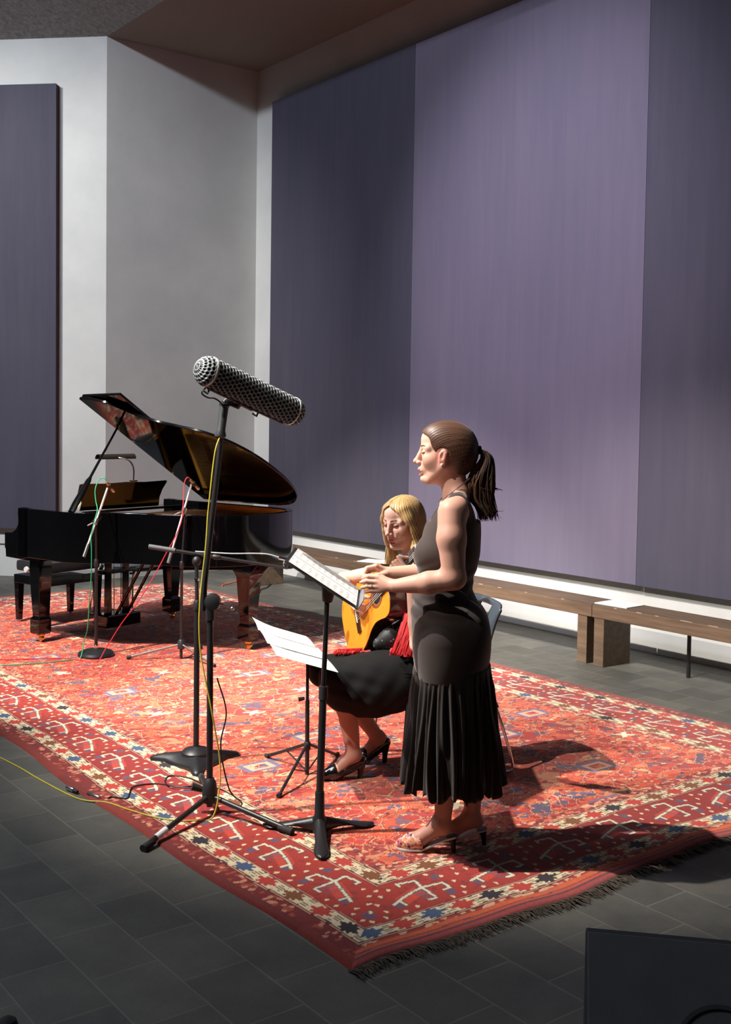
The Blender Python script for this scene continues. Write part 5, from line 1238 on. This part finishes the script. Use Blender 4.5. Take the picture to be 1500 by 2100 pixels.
    mb.tube(pts, rs, 8).build('necklace', M('bead_necklace', S(120, 96, 92), .3), body)
    MB().ell(H(.024, .079, -.045), .0055, n=12, m=8).build('earring', M('pearl', S(226, 222, 218), .25), body)
    MB().lathe([(.0094, -.002), (.0104, -.0015), (.0104, .0015), (.0094, .002)], (.309, .1255, 1.0695), (1, -.12, 0), 16, ring=True).build('finger_ring', CHROME, body)
make_singer()
# ---------------------------------------------------------------- the seated guitarist and her guitar
GB = Vector((3.62, 4.13, 0.0098)); GR = math.atan2(0.3478, -0.9375)
# guitar frame: bridge point, neck direction, across direction, top normal
G_BR = np.array((.366, -.155, .735)); G_N = np.array((-.20, .78, .60)); G_N /= np.linalg.norm(G_N)
G_C = np.array((0, -G_N[2], G_N[1])); G_C /= np.linalg.norm(G_C); G_Z = np.cross(G_N, G_C)
def gp(c, n, z=0.0): return G_BR + G_C * c + G_N * n + G_Z * z

def make_guitar():
    R = Matrix([list(-G_C), list(G_N), list(G_Z)]).transposed()          # local x = -across, y = neck, z = out of the top
    MW = Matrix.Translation(GB) @ Matrix.Rotation(GR, 4, 'Z') @ Matrix.Translation(Vector(G_BR)) @ R.to_4x4()
    t = thing('classical_guitar', 'classical guitar with golden spruce top held by the seated woman', 'guitar', MW.translation, MW.to_3x3())
    half = [(0, -.165), (.07, -.163), (.13, -.145), (.168, -.105), (.184, -.05), (.180, .0), (.160, .055), (.133, .10), (.119, .145), (.119, .175), (.128, .215), (.139, .25), (.140, .28), (.128, .305), (.09, .322), (.04, .326), (0, .326)]
    hs = [(p.x, p.y) for p in spline([(x, y, 0) for x, y in half], 4)]
    out = hs + [(-x, y) for x, y in reversed(hs[1:-1])]
    ROSE = M('rosewood_sides', S(46, 26, 20), 0.22, coat=0.5, var=0.3, vscale=14, stretch=(1, 0.2, 1))
    TOPM = M('golden_spruce_top', S(216, 132, 36), 0.28, coat=0.4, var=0.08, vscale=22, stretch=(10, 0.4, 1))
    MB().prism(out, (0, 0, -.092), origin=(0, 0, -.003)).build('body', ROSE, t, smooth=30, bevel=.003)
    # top with an open sound hole: ring of quads between outline and the hole, plus a flat near-black disc standing in for the shade inside
    n = len(out); hc = (0, .215); hr_ = .043; mb = MB(); v = []; 
    angs = [math.atan2(y - hc[1], x - hc[0]) for x, y in out]
    for z in (.0, -.003): v += [(x * .995, y * .998, z) for x, y in out] + [(hc[0] + hr_ * math.cos(a), hc[1] + hr_ * math.sin(a), z) for a in angs]
    f = []
    for i in range(n):
        j = (i + 1) % n; f += [(i, j, n + j, n + i), (2 * n + j, 2 * n + i, 3 * n + i, 3 * n + j), (n + i, n + j, 3 * n + j, 3 * n + i), (j, i, 2 * n + i, 2 * n + j)]
    mb.add(v, f).build('soundboard', TOPM, t, smooth=0)
    MB().lathe([(.0428, 0), (.0428, .0006), (.0001, .0006), (.0001, 0)], (0, .215, -.0028), n=32).build('sound_hole_shade', M('painted_hole_shade', (.004, .003, .003, 1), .9), t)
    MB().lathe([(.046, 0), (.062, 0), (.062, .0009), (.046, .0009)], (0, .215, .0001), n=40, ring=True).build('rosette', M('mosaic_rosette', S(120, 62, 34), .4, var=.5, vscale=220), t)
    br = MB(); br.box((0, 0, .005), (.18, .028, .010), bev=.002); br.build('bridge', ROSE, t, smooth=0); MB().box((0, .004, .0115), (.076, .003, .006)).build('saddle', M('bone', S(232, 226, 208), .4), t, smooth=0)
    nk = MB(); ys = np.linspace(.30, .655, 8); v = []
    for y in ys:
        w = .031 - .0045 * (y - .30) / .355; d = .026 - .004 * (y - .30) / .355
        for a in np.linspace(0, PI, 9): v.append((w * math.cos(a), y, .002 - d * math.sin(a)))
    f = [(i * 9 + k, i * 9 + k + 1, i * 9 + 10 + k, i * 9 + 9 + k) for i in range(7) for k in range(8)] + [(i * 9 + 8, i * 9, i * 9 + 9, i * 9 + 17) for i in range(7)] + [tuple(range(9)), tuple(range(71, 62, -1))]
    nk.add(v, f).build('neck', M('cedar_neck', S(110, 62, 34), .35, coat=.3), t, smooth=40)
    MB().prism([(-.030, .262), (.030, .262), (.0265, .652), (-.0265, .652)], (0, 0, .005), origin=(0, 0, .0022)).build('fingerboard', M('ebony', S(28, 24, 23), .4), t, smooth=0)
    BONE = M('bone_nut', S(236, 230, 214), .4); FW = M('fret_wire', (.85, .83, .78, 1), .25, .9)
    MB().box((0, .6525, .006), (.053, .005, .011)).build('nut', BONE, t, smooth=0)
    for k in range(1, 13):
        y = .65 * 2 ** (-k / 12); MB().box((0, y, .0076), (.0535 + .006 * (1 - y / .65), .0030, .0020)).build('fret', FW, t, smooth=0)
    for i in range(6):
        x = -.029 + .0116 * i; MB().tube([(x, .004, .0145), (x * .74, .652, .012)], 0.0011, 5).build('string', M('nylon_string', S(226, 226, 222), .3) if i > 2 else FW, t)
    th = .22; c_, s_ = math.cos(th), math.sin(th)
    hd = MB().prism([(-.026, 0), (-.034, .03), (-.036, .17), (-.02, .185), (0, .178), (.02, .185), (.036, .17), (.034, .03), (.026, 0)], Vector((0, -s_, -c_)) * .018, origin=(0, .655, .004), ux=(1, 0, 0), uy=(0, c_, -s_)).build('headstock', ROSE, t, smooth=0, bevel=.002)
    for sx in (-1, 1):
        for k in range(3):
            y = .045 + .045 * k; p0 = Vector((sx * .035, .655 + y * c_, .004 - y * s_ - .009)); pg = MB(); pg.tube([p0, p0 + Vector((sx * .022, 0, 0))], .003, 8).build('tuning_peg', FW, hd)
    return t
make_guitar()

def make_guitarist():
    xs = axis_pts([(-.16, .12, .004), (.12, .50, .0026), (.50, .66, .004)]); ys = axis_pts([(-.36, -.20, .0032), (-.20, .12, .0028), (.12, .18, .004), (.18, .40, .0026)]); zs = axis_pts([(-.002, .46, .0045), (.46, .72, .008), (.72, .97, .0032), (.97, 1.36, .0024)])
    B = Field(xs, ys, zs)
    H = HeadFrame((.178, -.012, 1.224), .48, .19, 1.0); build_head(B, H)
    B.cap(H(-.010, 0, -.05), (.125, 0, 1.02), .046, .052, .03)
    B.ell((.01, 0, .55), (.12, .15, .11), None, .04); B.ell((.055, 0, .69), (.088, .125, .12), None, .04); B.ell((.10, 0, .85), (.088, .135, .13), None, .04); B.ell((.12, 0, .94), (.075, .14, .08), None, .04)
    SRp, SLp = (.185, -.155, .962), (.115, .165, .975)
    B.cap((.125, -.03, 1.01), SRp, .035, .042, .03); B.cap((.125, .03, 1.01), SLp, .035, .043, .03)
    ER = (.405, -.275, .905); WR = (.425, -.150, .868)
    B.cap(SRp, ER, .046, .037, .02); B.cap(ER, (.425, -.21, .885), .037, .035, .015); B.cap((.425, -.21, .885), WR, .035, .025, .015)
    EL = (.208, .300, .675); WL = (.254, .318, .985)
    B.cap(SLp, (.165, .24, .83), .047, .043, .02); B.cap((.165, .24, .83), EL, .043, .037, .02); B.cap(EL, (.222, .304, .78), .037, .036, .015); B.cap((.222, .304, .78), WL, .036, .025, .015)
    # plucking hand over the strings near the bridge
    kn = [tuple(gp(.030 - .000, .10 + .018 * i, .062)) for i in (1, 0, -1, -2)]; pp = [tuple(gp(-.002 - .004 * abs(i), .118 + .013 * i, .060)) for i in (1, 0, -1, -2)]; tp = [tuple(gp(-.022 + .008 * (i + 1), .112 + .011 * i, .020)) for i in (1, 0, -1, -2)]
    hand_chain(B, (.418, -.140, .862), kn, pp, tp, rk=.0105, rp=.0088, rt=.0068, rw=.018)
    B.chain([(.415, -.135, .850), tuple(gp(.035, .135, .045)), tuple(gp(.022, .158, .030)), tuple(gp(.012, .172, .018))], [.015, .0115, .010, .008], .008)
    # fretting hand: palm under the neck, fingers curl over on to the strings, thumb behind
    kn = [tuple(gp(-.040, .500 + .022 * i, .034)) for i in (3, 2, 1, 0)]; pp = [tuple(gp(-.006 + .006 * (i % 2), .502 + .025 * i, .064)) for i in (3, 2, 1, 0)]; tp = [tuple(gp(.012 - .012 * (i % 2), .504 + .026 * i, .018)) for i in (3, 2, 1, 0)]
    hand_chain(B, (.254, .316, .995), kn, pp, tp, rk=.0108, rp=.009, rt=.007, rw=.018)
    B.chain([(.248, .312, 1.002), tuple(gp(-.042, .550, -.030)), tuple(gp(-.012, .565, -.040)), tuple(gp(.012, .570, -.036))], [.015, .012, .0105, .0085], .008)
    # legs
    KL, KR, AL, AR = (.535, .10, .475), (.545, -.095, .470), (.455, .10, .115), (.265, -.105, .125)
    B.cap((.05, .09, .53), KL, .085, .062, .03); B.cap((.05, -.09, .52), KR, .085, .060, .03)
    for K, A, f0, f1, hl in ((KL, AL, (.545, .092, .035), (.600, .088, .022), (.425, .102, .085)), (KR, AR, (.335, -.108, .040), (.385, -.110, .022), (.235, -.104, .105))):
        Kn, An = np.array(K), np.array(A); back = np.array((-.030, 0, 0)); mid = Kn + (An - Kn) * .33 + back * .6
        B.cap(K, tuple(mid), .054, .054, .03); B.cap(tuple(mid), A, .053, .032, .02); B.cap(hl, A, .028, .033, .02); B.cap(A, f0, .034, .029, .02); B.cap(f0, f1, .030, .020, .02)
    V, F = B.mesh(); P = H.inv(V); col = limb_colour(V, (220, 172, 152))
    hm = (np.abs(P[:, 1]) < .1) & (P[:, 2] > -.14) & (np.abs(P[:, 0]) < .16) & (V[:, 2] > 1.04); col[hm] = face_colour(P[hm], (222, 176, 158), (176, 88, 82), (74, 46, 36), 0.0, .55, (164, 108, 98))
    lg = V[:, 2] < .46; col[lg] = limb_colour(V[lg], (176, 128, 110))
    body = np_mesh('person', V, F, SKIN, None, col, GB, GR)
    tag(body, 'seated woman with long blond hair in black and red playing a guitar', 'person')
    # ---- black sleeveless top with sequins
    T_ = Field(np.arange(-.16, .40, .0042), np.arange(-.22, .24, .0042), np.arange(.52, 1.06, .0042))
    T_.ell((.01, 0, .55), (.134, .166, .12), None, .04); T_.ell((.055, 0, .69), (.101, .139, .13), None, .04); T_.ell((.10, 0, .85), (.100, .148, .14), None, .04); T_.ell((.12, 0, .94), (.084, .150, .09), None, .04)
    T_.cap((.125, -.03, 1.01), SRp, .040, .047, .03); T_.cap((.125, .03, 1.01), SLp, .040, .048, .03)
    T_.ell((.16, .06, .84), (.055, .055, .055), None, .03); T_.ell((.175, -.055, .835), (.055, .055, .055), None, .03)
    T_.chain([(.16, .05, .70), (.26, .06, .66), (.32, .05, .635)], [.07, .050, .030], .03, sq=((0, 1, 0), .8))
    T_.clip(lambda X, Y, Z: np.maximum(np.minimum(np.abs(Y) - .118, Z - .90), np.minimum(.085 - np.abs(Y), Z - .955)))
    V, F = T_.mesh(); V = relax(V, F, 1, .4)
    SQ = NT('black_sequin_knit'); vo = SQ.n('ShaderNodeTexVoronoi'); vo.inputs['Scale'].default_value = 170; SQ.l(SQ.coord('Object'), vo.inputs['Vector'])
    sp_ = SQ.n('ShaderNodeSeparateColor'); SQ.l(vo.outputs['Color'], sp_.inputs[0])
    SQ.l(SQ.ramp(sp_.outputs[0], [(0.0, S(16, 14, 16)), (0.965, S(20, 18, 20)), (0.975, S(130, 140, 138))]), SQ.p.inputs['Base Color']); SQ.p.inputs['Roughness'].default_value = .6
    np_mesh('top', V, F, SQ.m, body)
    # ---- black skirt over the thighs, hanging in a soft bag below the knees
    K_ = Field(np.arange(-.20, .68, .005), np.arange(-.24, .26, .005), np.arange(.26, .72, .005))
    K_.ell((.0, 0, .545), (.155, .200, .125), None, .05); K_.ell((.13, .10, .455), (.17, .125, .095), None, .05)
    K_.cap((.05, .09, .53), (.545, .095, .490), .100, .084, .05); K_.cap((.05, -.09, .52), (.555, -.085, .482), .100, .080, .05)
    K_.ell((.30, .06, .455), (.27, .155, .135), None, .06); K_.ell((.44, .07, .415), (.17, .125, .095), None, .05); K_.ell((.355, .09, .395), (.19, .12, .098), None, .06)
    X, Y, Z = np.meshgrid(*K_.ax, indexing='ij', sparse=True)
    K_.f += (.0022 * np.sin(X * 58 + Y * 22 + Z * 40 + 2 * np.sin(Y * 18)) * np.clip((.60 - Z) / .2, 0, 1) + .0015 * np.sin(Z * 95 - X * 30) * np.clip((X - .3) / .1, 0, 1)).astype(np.float32)
    V, F = K_.mesh(); V = relax(V, F, 2, .4)
    BS = M('black_skirt_cloth', S(9, 9, 10), .8, var=.1, sheen=.0, bump=.1, bscale=500, spec=.3)
    np_mesh('skirt', V, F, BS, body)
    # ---- red fringed shawl across the lap
    RS = M('red_shawl', S(176, 14, 26), .65, var=.12, sheen=.3, bump=.15, bscale=300); SH = Field(np.arange(.02, .50, .0045), np.arange(-.20, .30, .0045), np.arange(.54, 1.04, .0045))
    SH.chain([(.185, .215, 1.005), (.165, .210, .93), (.165, .19, .84), (.17, .18, .74), (.205, .165, .645)], [.026, .034, .050, .062, .055], .03, sq=((.75, .65, 0), .55))
    SH.chain([(.16, .17, .66), (.225, .135, .618), (.255, .105, .608)], [.050, .045, .026], .02, sq=((0, 0, 1), .35))
    SH.chain([(.36, -.02, .585), (.43, -.07, .580), (.475, -.085, .565)], [.022, .032, .022], .02, sq=((0, 0, 1), .3))
    X, Y, Z = np.meshgrid(*SH.ax, indexing='ij', sparse=True); SH.f += (.0042 * np.sin(X * 150 - 60 * Y + 2.0 * np.sin(Z * 14)) ).astype(np.float32)
    V, F = SH.mesh(); V = relax(V, F, 1, .4); sh = np_mesh('shawl', V, F, RS, body)
    mb = MB(); rg = random.Random(9)
    for i in range(190):
        u = rg.random(); a = Vector((.175 + .085 * u, .262 - .06 * u + rg.uniform(-.010, .010), .83 - .10 * u + rg.uniform(-.03, .04))); b = Vector((a.x + .045 + .02 * rg.random(), a.y + .006 + .012 * rg.random(), .612 + .02 * rg.random()))
        mb.tube([a, a.lerp(b, .5) + Vector((.004 * rg.uniform(-1, 1), .006 + .004 * rg.random(), .0)), b], .0016, 4, cap=False)
    for i in range(70):
        u = rg.random(); a = Vector((.37 + .11 * u, -.035 - .055 * u, .600 - .012 * u)); b = a + Vector((.028 + .02 * rg.random(), .035 * rg.uniform(.2, 1.2), -.012 - .012 * rg.random())); mb.tube([a, a.lerp(b, .5) + Vector((0, 0, .006)), b], .0015, 4, cap=False)
    fr = mb.build('fringe', M('red_fringe', S(190, 18, 28), .6), sh, smooth=60); fr['kind'] = 'stuff'
    # ---- long straight blond hair
    HF = Field(np.arange(-.02, .36, .003), np.arange(-.17, .17, .003), np.arange(.92, 1.37, .003))
    e = lambda c, r, k: HF.ell(H(*c), np.array(r) * H.k, H.R, k)
    e((-.008, 0, .028), (.108, .084, .101), .02); e((.030, 0, .062), (.082, .070, .062), .02); e((-.045, 0, -.03), (.070, .074, .10), .03)
    for s_ in (-1, 1):
        a = [H(.055, .060 * s_, .070), H(.050, .076 * s_, .02), H(.038, .080 * s_, -.04), H(.030, .082 * s_, -.09)]
        tail = [np.array((.205, -.105, 1.04)), np.array((.215, -.118, .965))] if s_ < 0 else [np.array((.15, .115, 1.06)), np.array((.13, .12, .96))]
        HF.chain(a + tail, [.018, .022, .025, .026, .024, .008], .02, sq=(H.R @ np.array((.35, 1, 0)), .55))
    HF.chain([H(-.07, 0, -.02), H(-.075, 0, -.10), (.085, 0, 1.04), (.05, 0, .95)], [.06, .06, .065, .03], .03, sq=((1, 0, .2), .6))
    g = np.meshgrid(*HF.ax, indexing='ij', sparse=True)
    def face_cut(X, Y, Z):
        px, py, pz = X - H.c[0], Y - H.c[1], Z - H.c[2]; hx, hy, hz = [(px * H.R[0, i] + py * H.R[1, i] + pz * H.R[2, i]) / H.k for i in range(3)]
        zz = np.array([-.4, -.11, -.07, -.02, .03, .060, .078, .092, .105, .16]); ww = np.array([.070, .074, .080, .078, .068, .054, .036, .014, -.02, -.03])
        wid = np.interp(hz, zz, ww) + .012 * (hy > 0) * np.clip((.03 - hz) / .04, 0, 1)
        return np.minimum(np.minimum(wid - np.abs(hy), hx - .018 + .02 * (hy > 0) * (hz < .0)), hz + .16)
    HF.clip(face_cut)
    V, F = HF.mesh(); V = relax(V, F, 2, .4); N = vnormals(V, F); Q = H.inv(V)
    ph = np.arctan2(Q[:, 1], Q[:, 0] + .02) + .25 * np.sin(Q[:, 2] * 9); st = .5 * np.sin(ph * 58 + 2 * np.sin(Q[:, 2] * 20)) + .3 * np.sin(ph * 131) + .2 * np.sin(ph * 23 + 1)
    part = np.exp(-(Q[:, 1] / .005) ** 2) * (Q[:, 2] > .06)
    V = V + N * (st * .0014 - part * .004)[:, None]; t_ = np.clip(.5 + .45 * st - .5 * part, 0, 1)[:, None]
    col = lin(138, 102, 60) * (1 - t_) + lin(206, 172, 116) * t_
    hr = np_mesh('hair', V, F, HAIR, body, col); hr['label'] = 'long straight blond hair'
    mb = MB(); cols = []; rg = random.Random(21)
    for i in range(150):
        s_ = -1 if i % 3 else 1; u = rg.random()
        top = H(.062 - .05 * u, (.074 + .006 * rg.random()) * s_, .045 - .03 * u); m1 = H(.050 - .04 * u, (.086 + .008 * rg.random()) * s_, -.04); m2 = H(.040 - .03 * u, (.090 + .012 * rg.random()) * s_, -.10)
        en = np.array((.215 + .03 * (.5 - u) + rg.uniform(-.01, .01), -.12 - .02 * rg.random(), 1.0 - .055 * rg.random())) if s_ < 0 else np.array((.14 + .04 * (.5 - u), .118 + .02 * rg.random(), 1.0 - .05 * rg.random()))
        s2 = spline([top, m1, m2, (m2 + en) / 2 + np.array((.004, .006 * -s_, 0)), en], 4); m_ = len(s2); r0 = rg.uniform(.0014, .0024); v0 = len(mb.v)
        mb.tube(s2, [r0 * (1 - .8 * max(0, (k / (m_ - 1) - .6) / .4)) for k in range(m_)], 4, cap=False); q = rg.random(); cols += [tuple(lin(150, 114, 70) * (1 - q) + lin(216, 184, 130) * q)] * (len(mb.v) - v0)
    lk = np_mesh('hair_strands', np.array(mb.v), np.array([f for f in mb.f if len(f) == 4]), HAIR, hr, np.array(cols)); lk['kind'] = 'stuff'
    # ---- black pumps
    PAT = M('black_patent_leather', S(10, 10, 11), .18, coat=.5)
    for K, A, f0, f1, hl in ((KL, AL, (.545, .092, .035), (.600, .088, .022), (.425, .102, .085)), (KR, AR, (.335, -.108, .040), (.385, -.110, .022), (.235, -.104, .105))):
        U = Field(np.arange(hl[0] - .06, f1[0] + .05, .003), np.arange(f0[1] - .06, f0[1] + .07, .003), np.arange(-.002, .19, .003))
        U.cap(hl, tuple((np.array(hl) + np.array(f0)) / 2), .034, .035, .01); U.cap(tuple((np.array(hl) + np.array(f0)) / 2), f0, .035, .036, .01); U.cap(f0, f1, .036, .025, .02); U.cap(f1, (f1[0] + .018, f1[1], f1[2] - .004), .024, .014, .01)
        dx = f0[0] - hl[0]; dz = hl[2] - f0[2]
        def open_top(X, Y, Z, hl=hl, f0=f0, dx=dx, dz=dz):
            u = np.clip((X - hl[0]) / dx, -.4, 2); line = hl[2] + .012 + .012 * np.exp(-((u + .1) / .25) ** 2) - dz * np.clip(u, 0, 1) - .006 * np.clip(u, 0, 1)
            return np.maximum(np.where(u < .98, Z - line, -1.0), .003 - Z)
        U.clip(open_top); V, F = U.mesh(); so = np_mesh('shoe', V, F, PAT, body)
        hz = hl[2] - .028
        MB().tube([(hl[0] - .004, hl[1], hz + .006), (hl[0] - .006, hl[1], hz * .55), (hl[0] - .004, hl[1], .0)], [.026, .014, .012], 12).build('heel', PAT, so)
    # bracelets on the fretting wrist, ring
    MB().lathe([(.0255, -.003), (.0285, -.002), (.0285, .002), (.0255, .003)], WL, (np.array(WL) - np.array((.222, .304, .78))), 20, ring=True).build('bracelet', M('dark_bracelet', S(58, 42, 24), .35, .5), body)
make_guitarist()
